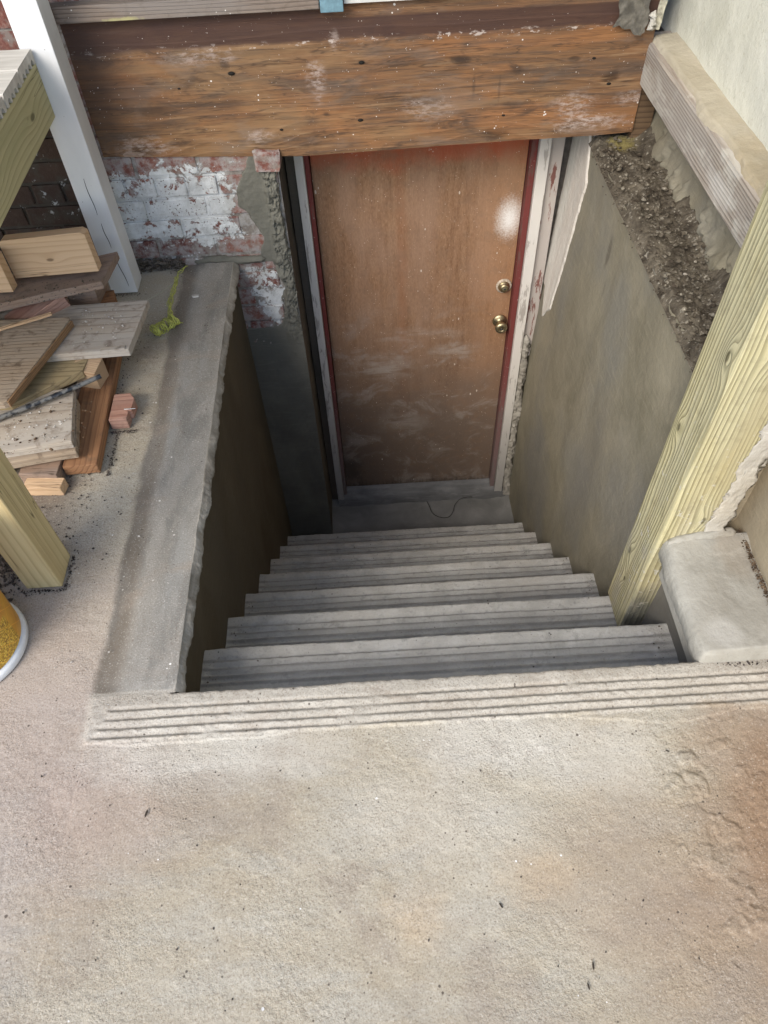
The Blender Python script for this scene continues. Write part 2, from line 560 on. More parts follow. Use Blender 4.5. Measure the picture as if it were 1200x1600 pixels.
floor_m = mat_floor()
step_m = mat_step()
rightwall_m = mat_plaster('olive_plaster', (0.16, 0.145, 0.103), (0.27, 0.245, 0.183), (1, 1.1, .8), (0.19, 0.183, 0.158), .6, smears=(((.615, 1.37, .16), (.05, .022, .075), .75, (.11, .10, .08)), ((.6, 1.33, .05), (.05, .012, .06), .5, (.13, .12, .09)), ((.58, 1.0, -.5), (.1, .12, .5), .25, (.15, .145, .14)), ((.58, 1.5, -1.1), (.1, .3, .4), .4, (.14, .14, .145))))
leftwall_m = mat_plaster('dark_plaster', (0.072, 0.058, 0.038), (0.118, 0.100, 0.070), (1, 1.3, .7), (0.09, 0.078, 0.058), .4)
parge_m = mat_plaster('grey_parging', (0.10, 0.10, 0.085), (0.175, 0.17, 0.145), (1, 1, .8), (0.12, 0.12, 0.105), .5)
landing_m = mat_plaster('landing_screed', (0.15, 0.148, 0.14), (0.235, 0.232, 0.22), (1.5, 1.5, 1), None, .3)

# ------------------------------------------------------------------ the floor and the stairs
RISE, GO = 0.2212, 0.2248
XL, XR = -0.651, 0.576
GROOVES = (0.034, 0.055, 0.076, 0.096)


def groove_h(x, y, seed, w=0.0034, depth=0.0046, x0=-0.80, x1=2.0, edge=0.0):
    """y = distance behind the nosing"""
    h = np.zeros_like(x)
    for i, g in enumerate(GROOVES):
        c = g * (1.12 if w > .005 else 1.0) + (0.0009 if w > .005 else 0.0015) * fbm(x, x * 0 + i * 3.1, 5.0, 3, seed + i) + edge * (x + .8) * 0
        br = sstep(-.75, -.35, fbm(x, x * 0 + i * 7.7, 16.0, 3, seed + 20 + i)) * .8 + .2
        on = sstep(x0 - .01 * i, x0 - .01 * i + .015, x) * (1 - sstep(x1 - .015, x1, x))
        d = (y - c) / w
        worn = 1 - .75 * np.exp(-((x + .20 + .02 * i) / .045) ** 2) if w < .005 else 1.0
        on = on * worn
        h -= depth * br * on * np.exp(-d * d)
        h += depth * (.42 if w < .005 else .3) * br * on * np.exp(-((y - c - .0085) / .0035) ** 2) * (1 + 1.0 * vnoise(x * 150, y * 150, seed + 40) + 1.2 * np.maximum(0, vnoise(x * 45, y * 90, seed + 44)))
    return h


def rough_h(x, y, seed=3):
    h = 0.0035 * fbm(x, y, 2.5, 3, seed) + 0.0011 * fbm(x, y, 22, 4, seed + 5) + 0.0006 * fbm(x, y, 110, 2, seed + 9)
    return h


# front sheet with rounded nosing and the first riser
xs = np.arange(-1.4, 0.86, 0.0034)
ys = np.concatenate([np.arange(-1.0, -0.68, 0.01), np.arange(-.68, -0.13, 0.0034), np.arange(-0.13, -0.0081, 0.0022)])
prof_y = list(ys) + [-0.006, -0.003, -0.001, 0.0, 0.0005, 0.0, 0.0, 0.0]
prof_z = [0.0] * len(ys) + [-0.0004, -0.0016, -0.0035, -0.0065, -0.012, -0.05, -0.12, -RISE]
X, Yp = np.meshgrid(xs, np.array(prof_y), indexing='ij')
Z = np.tile(np.array(prof_z), (len(xs), 1))
solid = (X < -.662) | (X > .60)
Z = np.where(solid & (Z > -.011), 0.0, Z)
flat = sstep(-0.02, -0.009, Z + 0 * Z) * 1.0
top = (np.arange(len(prof_y)) < len(ys) + 3)[None, :]
hh = rough_h(X, Yp) + groove_h(X, -Yp, 11)
# pits, chips and bulges on the right side
for (px, py, rx, ry, a) in ((.441, -.223, .022, .018, .006), (.455, -.265, .018, .040, .007), (.405, -.262, .022, .013, .006), (.425, -.24, .01, .01, -.005),
                            (.474, -.364, .030, .022, .006), (.484, -.445, .018, .024, -.006), (.50, -.51, .03, .035, .006), (.47, -.53, .05, .02, .005),
                            (.56, -.30, .03, .05, .005), (.52, -.19, .02, .012, .005), (.60, -.43, .03, .05, -.005), (.43, -.42, .06, .03, .004)):
    u = (X - px) / rx + 1.3 * fbm(X, Yp, 24, 4, 77, .6); v = (Yp - py) / ry + 1.3 * fbm(X, Yp, 24, 4, 99, .6)
    q = np.sqrt(u * u + v * v)
    hh += a * .38 * (1 - sstep(.86, 1.0, q)) * (1 + .8 * fbm(X, Yp, 70, 3, 31)) - .0012 * np.exp(-((q - 1.06) / .08) ** 2)
rgt = sstep(.25, .55, X) * (1 - sstep(-.16, -.1, Yp))
nzr = fbm(X, Yp, 10, 5, 55, .6)
hh += rgt * (.0006 * sstep(.06, .09, nzr) + .0022 * sstep(.34, .36, nzr) + .0009 * sstep(.16, .19, fbm(X + .4 * Yp, Yp, 24, 4, 58, .6)) + .0006 * nzr)
# thin skin of mortar spilling out of the grooved lip
edge = -.108 - .012 * fbm(X, X * 0, 6, 4, 8) - .03 * sstep(.1, .5, X) * (fbm(X, X * 0, 3, 2, 4) + .6)
hh += .0022 * sstep(-.004, .001, Yp - edge) * sstep(-.845, -.835, X)
hh += np.where((X < -.835), -.0012, 0)
fade = np.where(solid, 1 - sstep(-.03, 0, Yp), 1.0)
Z = Z + hh * top * fade
row_ = np.maximum(0, np.arange(len(prof_y)) - (len(ys) + 3))[None, :] * 1.0
nose = np.where(solid, 0, 1) * 0.004 * fbm(X, X * 0 + 2.2, 9, 4, 21) + 0.0016 * vnoise(X * 90, Z * 90, 5)
Y = Yp + np.where(top, 0, nose) + np.where((Yp > -.0075), nose * top, 0)
Y = np.where(solid & (row_ > 0), .003 * row_, Y)
Z = np.where(solid & (row_ > 0), -.0005 * row_, Z)
P = np.stack([X, Y, Z], -1)
front = grid('floor_slab', P, floor_m)
tag(front, kind='structure')

# left sheet beside the stairwell
xs = np.concatenate([np.arange(-1.75, -1.0, .02), np.arange(-1.0, -0.6535, .0045), np.array([-.6525, -.6508])])
ys = np.arange(0.0, 1.7101, .006)
X, Y = np.meshgrid(xs, ys, indexing='ij')
Z = rough_h(X, Y)
stripm = sstep(-.85, -.82, X + .012 * fbm(Y, Y * 0, 4, 3, 2))
Z = Z * (1 - .75 * stripm) - .0045 * stripm * (1 - sstep(-.80, -.765, X)) + .0045 * sstep(-.80, -.74, X) + .002 * stripm * fbm(X * 2, Y * .5, 4, 2, 61)
Z = Z * sstep(0, .03, Y)
left = grid('floor_slab', np.stack([X, Y, Z], -1), floor_m)
tag(left, kind='structure')

# far ground beyond the visible slab
gm = mat_flat('yard_ground', (0.30, 0.27, 0.23), .95, nscale=3)
for (x0, x1, y0, y1) in ((-60, 60, -60, -1.0), (-60, -1.4, -1.0, 0.0), (-60, -1.75, 0, 1.7), (.86, 60, -1.0, 60), (-60, -1.75, 1.7, 60)):
    bm = bmesh.new()
    bm.faces.new([bm.verts.new(p) for p in ((x0, y0, -.004), (x1, y0, -.004), (x1, y1, -.004), (x0, y1, -.004))])
    tag(link('ground', bm_mesh('ground', bm), gm), kind='structure')

# the stairs: seven cast steps, each with grooves behind its nosing
stairs = empty('staircase', 'grey cast concrete stairs with grooved nosings going down to the basement door', 'stairs', (0, 0.8, -RISE))
for i in range(1, 8):
    yn = i * GO
    zt = -i * RISE
    drop = RISE if i < 7 else (1.75 - 7 * RISE)
    xs = np.arange(XL - .012, 0.60, .005) if i > 2 else np.arange(XL - .012, 0.70, .005)
    y_ = np.concatenate([np.arange(-GO - .02, -.13, .01), np.arange(-.13, -.008, .0024)])
    py = list(y_) + [-.006, -.003, -.001, 0, .0006, 0, 0, 0]
    pz = [0.0] * len(y_) + [-.0004, -.0016, -.0035, -.0065, -.012, -.05, -.12, -drop]
    X, Yp = np.meshgrid(xs, np.array(py), indexing='ij')
    Z = np.tile(np.array(pz), (len(xs), 1))
    topm = (np.arange(len(py)) < len(y_) + 3)[None, :]
    hh = rough_h(X, Yp + i * 2.3, 30 + i) * .8 + groove_h(X, -Yp, 100 + 13 * i,   .0050, .0070, XL + .02, XR - .03)
    nz = 0.0028 * fbm(X, X * 0 + i, 4, 4, 200 + i) + .0012 * vnoise(X * 80, Z * 80, i)
    sag = .004 * fbm(X, X * 0, 2.0, 2, 300 + i)
    Z = Z + hh * topm + sag * topm
    Y = Yp + yn + np.where(topm, np.where(Yp > -.0075, nz, 0), nz)
    P = np.stack([X, Y, Z + zt], -1)
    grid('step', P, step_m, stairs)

# landing
xs = np.arange(-.70, .62, .01); ys = np.arange(7 * GO - .01, 2.0, .01)
X, Y = np.meshgrid(xs, ys, indexing='ij')
Z = -1.75 + .004 * fbm(X, Y, 6, 4, 91) + .012 * sstep(.52, .58, X) + .010 * sstep(1.90, 1.94, Y)
tag(grid('landing_floor', np.stack([X, Y, Z], -1), landing_m), kind='structure')
# threshold of rough mortar
xs = np.arange(-.40, .56, .006)
prof = [(1.905, -1.75), (1.912, -1.735), (1.925, -1.712), (1.94, -1.70), (1.953, -1.694), (1.956, -1.674), (1.965, -1.668), (1.985, -1.667), (2.0, -1.667)]
X, S = np.meshgrid(xs, np.arange(len(prof)), indexing='ij')
Yb = np.array([p[0] for p in prof])[S.astype(int)]; Zb = np.array([p[1] for p in prof])[S.astype(int)]
Yb = Yb + .008 * fbm(X, S * .7, 14, 4, 400); Zb = Zb + .006 * fbm(X, S * .7, 18, 4, 401)
thr_m = mat_plaster('threshold_mortar', (0.11, 0.112, 0.115), (0.26, 0.26, 0.26), (1, 3, 3), (.10, .10, .10), .7)
th = grid('threshold', np.stack([X, Yb, Zb], -1), thr_m)
tag(th, 'rough grey mortar threshold hump under the bottom of the door', 'threshold')

# ------------------------------------------------------------------ walls of the stairwell
def wall_yz(name, xf, y0, y1, z0, z1, mat, res=.008, amp=.004, seed=1, kind='structure', flip=False, label=None, cat=None):
    ys = np.arange(y0, y1 + 1e-6, (y1 - y0) / max(2, round((y1 - y0) / res)))
    zs = np.arange(z0, z1 + 1e-6, (z1 - z0) / max(2, round((z1 - z0) / res)))
    Y, Z = np.meshgrid(ys, zs, indexing='ij')
    X = xf(Y, Z) + amp * fbm(Y * 1.6, Z * .7, 3.5, 4, seed) + .0006 * fbm(Y, Z, 60, 3, seed + 3)
    o = grid(name, np.stack([X, Y, Z], -1), mat, flip=flip)
    if label: tag(o, label, cat)
    else: tag(o, kind=kind)
    return o


def rw_x(Y, Z):
    return .572 + .055 * sstep(-.9, .35, Z)


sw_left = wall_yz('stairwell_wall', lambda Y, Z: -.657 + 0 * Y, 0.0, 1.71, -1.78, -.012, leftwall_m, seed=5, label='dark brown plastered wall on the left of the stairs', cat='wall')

# ragged mortar edge hanging over the left wall
ys = np.arange(0.0, 1.70, .004)
pf = [(-.655, .0030), (-.6512, .0054), (-.6488, .0025), (-.643, -.006), (-.634, -.015), (-.635, -.024), (-.640, -.032), (-.648, -.040), (-.662, -.042)]
Yg, S = np.meshgrid(ys, np.arange(len(pf)), indexing='ij')
Xb = np.array([p[0] for p in pf])[S]; Zb = np.array([p[1] for p in pf])[S]
w = sstep(1, 3.5, S.astype(float))
lump = .6 * fbm(Yg, S * .012, 15, 5, 71, .65) + .8 * fbm(Yg, S * .02, 4, 3, 75) + .25 * np.round(2 * fbm(Yg, S * .02, 34, 3, 76))
Xb = Xb + w * (.010 * lump - .002) + .0025 * fbm(Yg, Yg * 0, 7, 3, 12)
Zb = Zb + w * (.012 * fbm(Yg, S * .01, 20, 4, 72))
Ys = Yg + w * .004 * fbm(Yg, S * .03, 60, 3, 73)
lipm = mat_plaster('ragged_mortar', (0.20, 0.185, 0.155), (0.40, 0.38, 0.34), (1, 1, 1), (0.13, 0.11, 0.09), .9)
o = grid('mortar_lip', np.stack([Xb, Ys, Zb], -1), lipm, flip=True)
tag(o, 'ragged mortar lip hanging along the left edge of the stairwell', 'mortar edge')

# right wall (high part, behind the post, up to the door) with an old paint scar
rw = empty('retaining_wall', 'smooth olive plastered wall on the right of the stairs with rubble on its top', 'wall', (.62, 1.2, 0))


def rw_full(Y, Z):
    x = rw_x(Y, Z)
    return x


ys = np.linspace(.40, 2.0, 230); zs = np.linspace(-1.78, .343, 300)
Y, Z = np.meshgrid(ys, zs, indexing='ij')
X = rw_full(Y, Z) + .005 * fbm(Y * 1.6, Z * .6, 3.0, 4, 15) + .0006 * fbm(Y, Z, 60, 3, 3)
topn = sstep(.30, .343, Z)
X = X + topn * (.002 + .010 * fbm(Y, Z, 18, 4, 16))
grid('plaster_face', np.stack([X, Y, Z], -1), rightwall_m, rw)
# peeled pale scar near the door: its own thin old render layer
ys = np.linspace(1.68, 1.99, 110); zs = np.linspace(-.52, .35, 260)
Y, Z = np.meshgrid(ys, zs, indexing='ij')
bnd = np.interp(Z, [-.52, -.47, -.40, -.20, .0, .10, .20, .35], [1.93, 1.875, 1.80, 1.775, 1.757, 1.748, 1.735, 1.79])
low = np.interp(Y, [1.68, 1.84, 1.875, 1.91, 1.93, 2.0], [-.25, -.42, -.475, -.40, -.36, -.36])
sd = np.minimum(Y - bnd, Z - low) + .007 * fbm(Y, Z, 30, 4, 44)
X = rw_full(Y, Z) + .004 - .009 * sstep(-.001, .004, sd) + .0012 * fbm(Y, Z, 40, 3, 8) + .02 * (1 - sstep(-.012, -.002, sd))
scar_m = mat_plaster('old_whitewash', (0.42, 0.40, 0.36), (0.66, 0.64, 0.59), (1, 3, .5), (.52, .47, .42), .5)
grid('old_render', np.stack([X, Y, Z], -1), scar_m, rw)
# smeared trowel streak
# end of the high wall behind the post
endm = mat_plaster('brown_plaster', (0.235, 0.195, 0.135), (0.34, 0.295, 0.215), (1, 1, .6), (0.28, 0.21, 0.13), .35)
box('wall_end', .585, .80, .372, .41, -.50, .352, endm, rw, .006)

# rubble on the wall's top
xs = np.arange(.612, .83, .0028); ys = np.arange(.38, 1.76, .0032)
X, Y = np.meshgrid(xs, ys, indexing='ij')
e = sstep(.612, .640, X + .008 * fbm(Y, Y * 0, 12, 4, 520))
bumps = fbm(X, Y, 14, 5, 500, .6)
chunks = np.maximum(0, fbm(X, Y, 34, 4, 510, .6)) * 1.2
Z = .345 + e * (.012 + .016 * bumps + .014 * chunks) + .05 * sstep(.745, .83, X + .03 * fbm(Y, Y * 0, 6, 3, 66))
Z -= (1 - e) * .018
rub_k = M('rubble', .95, .2)
n = rub_k.noise(rub_k.pos, 16, 6, .7, .4)
n2 = rub_k.noise(rub_k.pos, 60, 4, .7)
c = rub_k.ramp(n, [(.3, (.03, .024, .018)), (.48, (.085, .072, .055)), (.64, (.15, .13, .10)), (.82, (.27, .245, .20))])
c = rub_k.mix(rub_k.sm(n2, .56, .68, 0, .7), c, (.40, .37, .31))
c = rub_k.mix(rub_k.spot(rub_k.pos, (.70, 1.68, .36), (.06, .07, .2), .3, .5, 30), c, (.20, .17, .07))
rub_k.bump(rub_k.noise(rub_k.pos, 90, 5, .7), .8, .006)
rub_m = rub_k.done(c)
grid('rubble_bed', np.stack([X, Y, Z], -1), rub_m, rw)


def rock_mesh(name, r, seed, flatn=.6):
    rnd = random.Random(seed)
    bm = bmesh.new()
    bmesh.ops.create_icosphere(bm, subdivisions=1, radius=r)
    for v in bm.verts:
        v.co *= rnd.uniform(.65, 1.25)
        v.co.z *= flatn
    return bm


def scatter(name, n, fn, mat, parent=None, seed=1, smin=.002, smax=.008, flatn=.6):
    rnd = random.Random(seed)
    base = []
    for s in range(5):
        b = rock_mesh('r', 1.0, seed * 10 + s, flatn)
        base.append(([v.co.copy() for v in b.verts], [[v.index for v in f.verts] for f in b.faces]))
        b.free()
    vs = []; fs = []
    for _ in range(n):
        p = fn(rnd)
        if p is None: continue
        s = smin * (smax / smin) ** (rnd.random() ** 2)
        V, F = rnd.choice(base)
        R = Matrix.Rotation(rnd.uniform(0, 6.28), 3, 'Z')
        st = rnd.uniform(.6, 1.5)
        o = len(vs)
        for v in V:
            q = R @ Vector((v.x * st, v.y, v.z)) * s
            vs.append((p[0] + q.x, p[1] + q.y, p[2] + q.z))
        fs += [[i + o for i in f] for f in F]
    me = bpy.data.meshes.new(name)
    me.from_pydata(vs, [], fs)
    me.update()
    return link(name, me, mat, parent)


def mat_chips(name, cols, scale=45):
    k = M(name, .9, .2)
    n = k.noise(k.pos, scale, 2, .5)
    st = [(0.3 + .4 * i / max(1, len(cols) - 1), c) for i, c in enumerate(cols)]
    return k.done(k.ramp(n, st, 'CONSTANT'))


chip_m = mat_chips('mortar_chips', [(.05, .04, .03), (.10, .085, .065), (.20, .18, .145), (.38, .35, .30)])
o = scatter('rubble_lumps', 130, lambda r: (lambda x, y: (x, y, .352 + .012 * max(0, (x - .70) * 12)))(.63 + .15 * r.random(), .42 + 1.3 * r.random()),
            rub_m, rw, 14, .009, .028, .45)
o['kind'] = 'stuff'
o = scatter('rubble_chips', 1100, lambda r: (lambda x, y: (x, y, .352 + .02 * r.random() + .02 * max(0, (x - .74) * 6)))(.625 + .17 * r.random() ** 1.1, .42 + 1.3 * r.random()),
            chip_m, rw, 4, .002, .011)
o['kind'] = 'stuff'
# lumps squeezed over the front edge of the ledge
o = scatter('edge_crumbs', 420, lambda r: (.622 + r.gauss(0, .006), .42 + 1.3 * r.random(), .345 - abs(r.gauss(0, .018))), chip_m, rw, 9, .0018, .006)
o['kind'] = 'stuff'

# low right part: cap in front of the post, its wall below
capm = mat_plaster('pale_cap_concrete', (0.24, 0.23, 0.20), (0.41, 0.40, 0.36), (1.5, 1, 1), (0.27, 0.25, 0.21), .6, smears=(((.70, .26, .04), (.07, .10, .1), .5, (.24, .20, .15)), ((.60, .05, .03), (.05, .05, .1), .5, (.48, .47, .44))))
cap = empty('stair_kerb', 'short pale grey concrete kerb at the foot of the big timber post', 'kerb', (.63, .17, 0))
S_ = np.linspace(0, 1, 40)
ys = np.concatenate([[-.006], np.linspace(-.002, .318, 96)])
pc = [(.60, -.12), (.570, -.075), (.548, -.05), (.538, -.030), (.535, -.006), (.537, .012), (.543, .026), (.553, .033), (.575, .035), (.62, .036), (.66, .036), (.70, .034), (.735, .032), (.78, .034)]
U, V = np.meshgrid(ys, np.arange(len(pc)), indexing='ij')
Xc = np.array([p[0] for p in pc])[V]; Zc = np.array([p[1] for p in pc])[V]
lowm = 1 - sstep(1, 4.5, V.astype(float))
Xc = Xc + .006 * fbm(U, V * .05, 12, 5, 31, .65) + .004 * lowm * np.maximum(0, fbm(U, V * .12, 45, 4, 37, .7)) + lowm * .010 * fbm(U, V * .1, 26, 5, 33, .65) - .02 * sstep(.24, .318, U) * (V < 9) * -0.4
Zc = np.where(Zc > 0, Zc * sstep(-.008, .012, U + .006 * fbm(Xc, U * 0, 10, 3, 38)) - .004 * (U < -.004), Zc) + .003 * fbm(U, Xc, 14, 4, 35) + .010 * sstep(.25, .315, U) * sstep(.56, .60, Xc)
grid('cap_surface', np.stack([Xc, U, Zc], -1), capm, cap)
box('cap_core', .556, .79, .002, .30, -.10, .016, capm, cap, .004)
low_m = mat_plaster('grey_low_plaster', (0.12, 0.11, 0.095), (0.19, 0.18, 0.155), (1, 1, .6), None, .35)
wall_yz('stairwell_wall', lambda Y, Z: .590 + 0 * Y, 0.0, .335, -.70, -.03, low_m, seed=25, flip=False, label='short grey plastered wall below the kerb, right of the top steps', cat='wall')
# plaster wall to the right of kerb
o = wall_yz('plaster_wall', lambda Y, Z: .742 + .012 * (1 - sstep(0, .03, Z)) * -1, -1.4, .40, -.01, .56, endm, .012, .006, 45,
            label='brown plastered foundation wall behind the kerb, at the right edge', cat='wall')
# plaster face behind the rubble
o = wall_yz('plaster_wall', lambda Y, Z: .800 - .016 * sstep(.0, .30, fbm(Y, Z, 9, 5, 104, .62)) * (1 - sstep(.40, .52, Z)) + .006 * fbm(Y, Z, 7, 3, 4) - .02 * (1 - sstep(.36, .45, Z)), .40, 1.78, .30, .56, rightwall_m, .006, .008, 47,
            label='smeared olive plaster wall between the rubble ledge and the weathered sill beam', cat='wall')

# mortar squeezed around the post and the kerb
def blob_strip(name, pts, r, mat, seed, parent=None, label=None, cat=None, amp=.5, n=16, squash=(1, 1, 1)):
    """irregular rope of mortar through pts"""
    pts = [Vector(p) for p in pts]
    L = [0]
    for a, b in zip(pts[:-1], pts[1:]): L.append(L[-1] + (b - a).length)
    T = np.linspace(0, L[-1], max(20, int(L[-1] / .004)))
    PP = np.stack([np.interp(T, L, [p[i] for p in pts]) for i in range(3)], -1)
    D = np.gradient(PP, axis=0); D /= np.linalg.norm(D, axis=1)[:, None]
    ref = np.array([0, 0, 1.0]) if abs(D[0][2]) < .8 else np.array([1.0, 0, 0])
    A = np.cross(D, ref); A /= np.linalg.norm(A, axis=1)[:, None]; B = np.cross(D, A)
    th = np.linspace(0, 2 * math.pi, n)
    TT, TH = np.meshgrid(T, th, indexing='ij')
    per = np.cos(TH) * 1.3
    per2 = np.sin(TH) * 1.3
    rr = r * (1 + amp * fbm(TT * 30 + per, per2 + TT * 5, 1.5, 4, seed) + amp * .8 * fbm(TT * 8, per, 1.5, 3, seed + 5))
    rr = rr * np.minimum(1, np.minimum(TT, L[-1] - TT) / (r * 1.2) + .05)
    Q = PP[:, None, :] + A[:, None, :] * (rr * np.cos(TH))[..., None] + B[:, None, :] * (rr * np.sin(TH))[..., None]
    Q = PP[:, None, :] + (Q - PP[:, None, :]) * np.array(squash)
    o = grid(name, Q, mat, parent)
    if label: tag(o, label, cat)
    return o


smear_m = mat_plaster('pale_smear', (0.34, 0.32, 0.28), (0.54, 0.52, 0.47), (1, 1, 1), (.40, .35, .27), .9)

# ------------------------------------------------------------------ timber post at right (pressure treated six by six)
def post_extra(k, V, col):
    P = k.pos
    xyz = k.sep(P)
    # damp grey foot on the near face
    ft = k.math('SUBTRACT', 1.0, k.sm(k.math('ADD', xyz[2], k.math('MULTIPLY', k.noise(P, 14, 4), .12)), -.26, -.10))
    ft = k.math('MULTIPLY', ft, k.sm(xyz[1], .326, .322))
    col = k.mix(k.math('MULTIPLY', ft, .8), col, (.11, .12, .125))
    cem = k.sm(k.noise(k.mapv(P, (1, 1, .5)), 16, 5, .65), .5, .66, 0, .5)
    cem = k.math('MULTIPLY', cem, k.math('SUBTRACT', 1.0, k.sm(xyz[2], -.1, .25)))
    col = k.mix(cem, col, (.40, .37, .30))
    sp = k.math('MULTIPLY', k.sm(k.noise(P, 42, 5, .7), .60, .64), k.math('MULTIPLY', k.sm(k.noise(P, 6, 3), .45, .6), k.sm(xyz[2], .6, .1)))
    return k.mix(k.math('MULTIPLY', sp, .8), col, (.56, .54, .48))


post_m = mat_wood('treated_pine_post', (0.58, 0.53, 0.32), (0.19, 0.165, 0.075), 'z', 135, world=True, off=(1.25, .95), wob=.013,
                  knots=(((.53, .43, .32), .014, .016), ((.53, .43, -.17), .016, .016), ((.53, .40, -.27), .012, -.012), ((.62, .32, .10), .014, .010), ((.60, .32, .62), .018, .015), ((.53, .36, .585), .016, .02)),
                  third=(.42, .36, .20), contrast=1.15, dirt=.35, dirtcol=(.22, .19, .12), grey=.3, greycol=(.42, .41, .31), bump=.75, bumpd=.003, extra=post_extra, lw=(0, .45, .9))
post = box('timber_post', .530, .672, .320, .462, -.442, 2.6, post_m, bev=.006)
tag(post, 'thick ridged yellow pressure treated timber post standing on the second step at right', 'post')
blob_strip('mortar_smear', [(.655, .320, .03), (.662, .319, .10), (.664, .319, .19), (.668, .319, .27), (.672, .319, .36), (.68, .319, .46)], .022, smear_m, 61,
           None, 'white mortar smear running up the right corner of the big timber post', 'mortar smear', .9, squash=(1, .13, 1), n=24)
blob_strip('mortar_collar', [(.548, .305, .02), (.575, .314, .038), (.62, .317, .046), (.672, .317, .048), (.72, .322, .045)], .010, capm, 62,
           None, 'lumpy mortar collar where the kerb meets the big timber post', 'mortar collar', .5)
o = scatter('kerb_grit', 700, lambda r: (.737 - abs(r.gauss(0, .006)), r.uniform(.0, .33), .037 + .006 * r.random()), mat_chips('brown_grit', [(.06, .04, .025), (.14, .10, .065), (.25, .19, .12)], 60), None, 64, .0009, .0035)
tag(o, 'brown grit gathered between the kerb and the plastered wall', 'grit', kind='stuff')

# ------------------------------------------------------------------ house wall: brick, parging, door
def brick_paint(k, V, col):
    return col


def mat_brick(name='old_brick', white=True):
    k = M(name, .92, .2)
    P = k.pos
    xyz = k.sep(P)
    oi = k.t.nodes.new('ShaderNodeObjectInfo').outputs['Random']
    base = k.ramp(oi, [(0, (.15, .055, .045)), (.5, (.21, .085, .065)), (1, (.11, .045, .042))])
    base = k.mix(k.sm(k.noise(P, 55, 5, .7), .45, .7, 0, .6), base, (.34, .19, .15))
    base = k.mix(k.sm(k.noise(P, 16, 5, .65), .46, .6, 0, .75), base, (.25, .225, .20))
    return k, P, xyz, base


def white_mask(k, P, xyz):
    """flaking whitewash: thick in the middle of the brick panel"""
    n = k.noise(P, 16, 7, .72, .5)
    n2 = k.noise(P, 60, 4, .7)
    f = k.math('ADD', k.math('MULTIPLY', n, .72), k.math('MULTIPLY', n2, .28))
    zc = k.math('MULTIPLY', k.sm(xyz[2], .04, .13), k.sm(xyz[2], .40, .30))
    xc = k.sm(xyz[0], -.565, -.66)
    gate = k.math('MULTIPLY', k.math('MULTIPLY', zc, xc), k.sm(xyz[0], -1.10, -1.02, -.6, 1))
    lowp = k.spot(P, (-.545, 1.70, -.14), (.095, .1, .19), .45, .4, 14)
    gate = k.math('MAXIMUM', gate, k.math('MULTIPLY', lowp, .8))
    thr = k.math('SUBTRACT', .60, k.math('MULTIPLY', gate, .145))
    return k.sm(k.math('SUBTRACT', f, thr), -.015, .02)


def brick_mat(name, mortar=False):
    k, P, xyz, base = mat_brick(name)
    if mortar:
        base = k.ramp(k.noise(P, 30, 5, .65), [(.3, (.15, .13, .115)), (.7, (.30, .27, .24))])
    wm = white_mask(k, P, xyz)
    wc = k.ramp(k.noise(P, 24, 5, .6), [(.3, (.44, .455, .46)), (.7, (.68, .70, .71))])
    wc = k.mix(k.sm(k.noise(P, 9, 6, .7), .5, .62, 0, .55), wc, (.36, .36, .35))
    wc = k.mix(k.math('MULTIPLY', speckle(k, P, 110, .20, .08), .85), wc, (.13, .12, .11))
    res = k.math('MULTIPLY', k.sm(k.noise(P, 30, 6, .72), .40, .60), k.sm(xyz[0], -1.08, -1.0))
    base = k.mix(k.math('MULTIPLY', res, .62), base, (.36, .36, .355))
    dark_left = k.math('MULTIPLY', k.sm(xyz[0], -1.04, -1.10), k.sm(xyz[2], .72, .60))  # darker base tone left of the white post, below deck height
    base = k.mix(k.math('MULTIPLY', dark_left, .85), base, (.05, .042, .034))
    col = k.mix(wm, base, wc)
    h = k.math('ADD', k.math('MULTIPLY', wm, .6), k.noise(P, 90, 5, .7))
    k.bump(h, .6, .004)
    return k.done(col)


brick_m = brick_mat('flaking_brick')
mort_m = brick_mat('old_mortar', True)

hw = empty('house_wall', 'old brick house wall with flaking whitewash behind the stairwell', 'wall', (-.8, 1.70, 0))
# mortar bed behind the bricks
xs = np.arange(-2.1, -.436, .006); zs = np.arange(-.46, 1.02, .006)
X, Z = np.meshgrid(xs, zs, indexing='ij')
Y = 1.7015 + .0035 * fbm(X, Z, 20, 4, 81) + .001 * fbm(X, Z, 80, 2, 82)
grid('mortar_bed', np.stack([X, Y, Z], -1), mort_m, hw, flip=False)
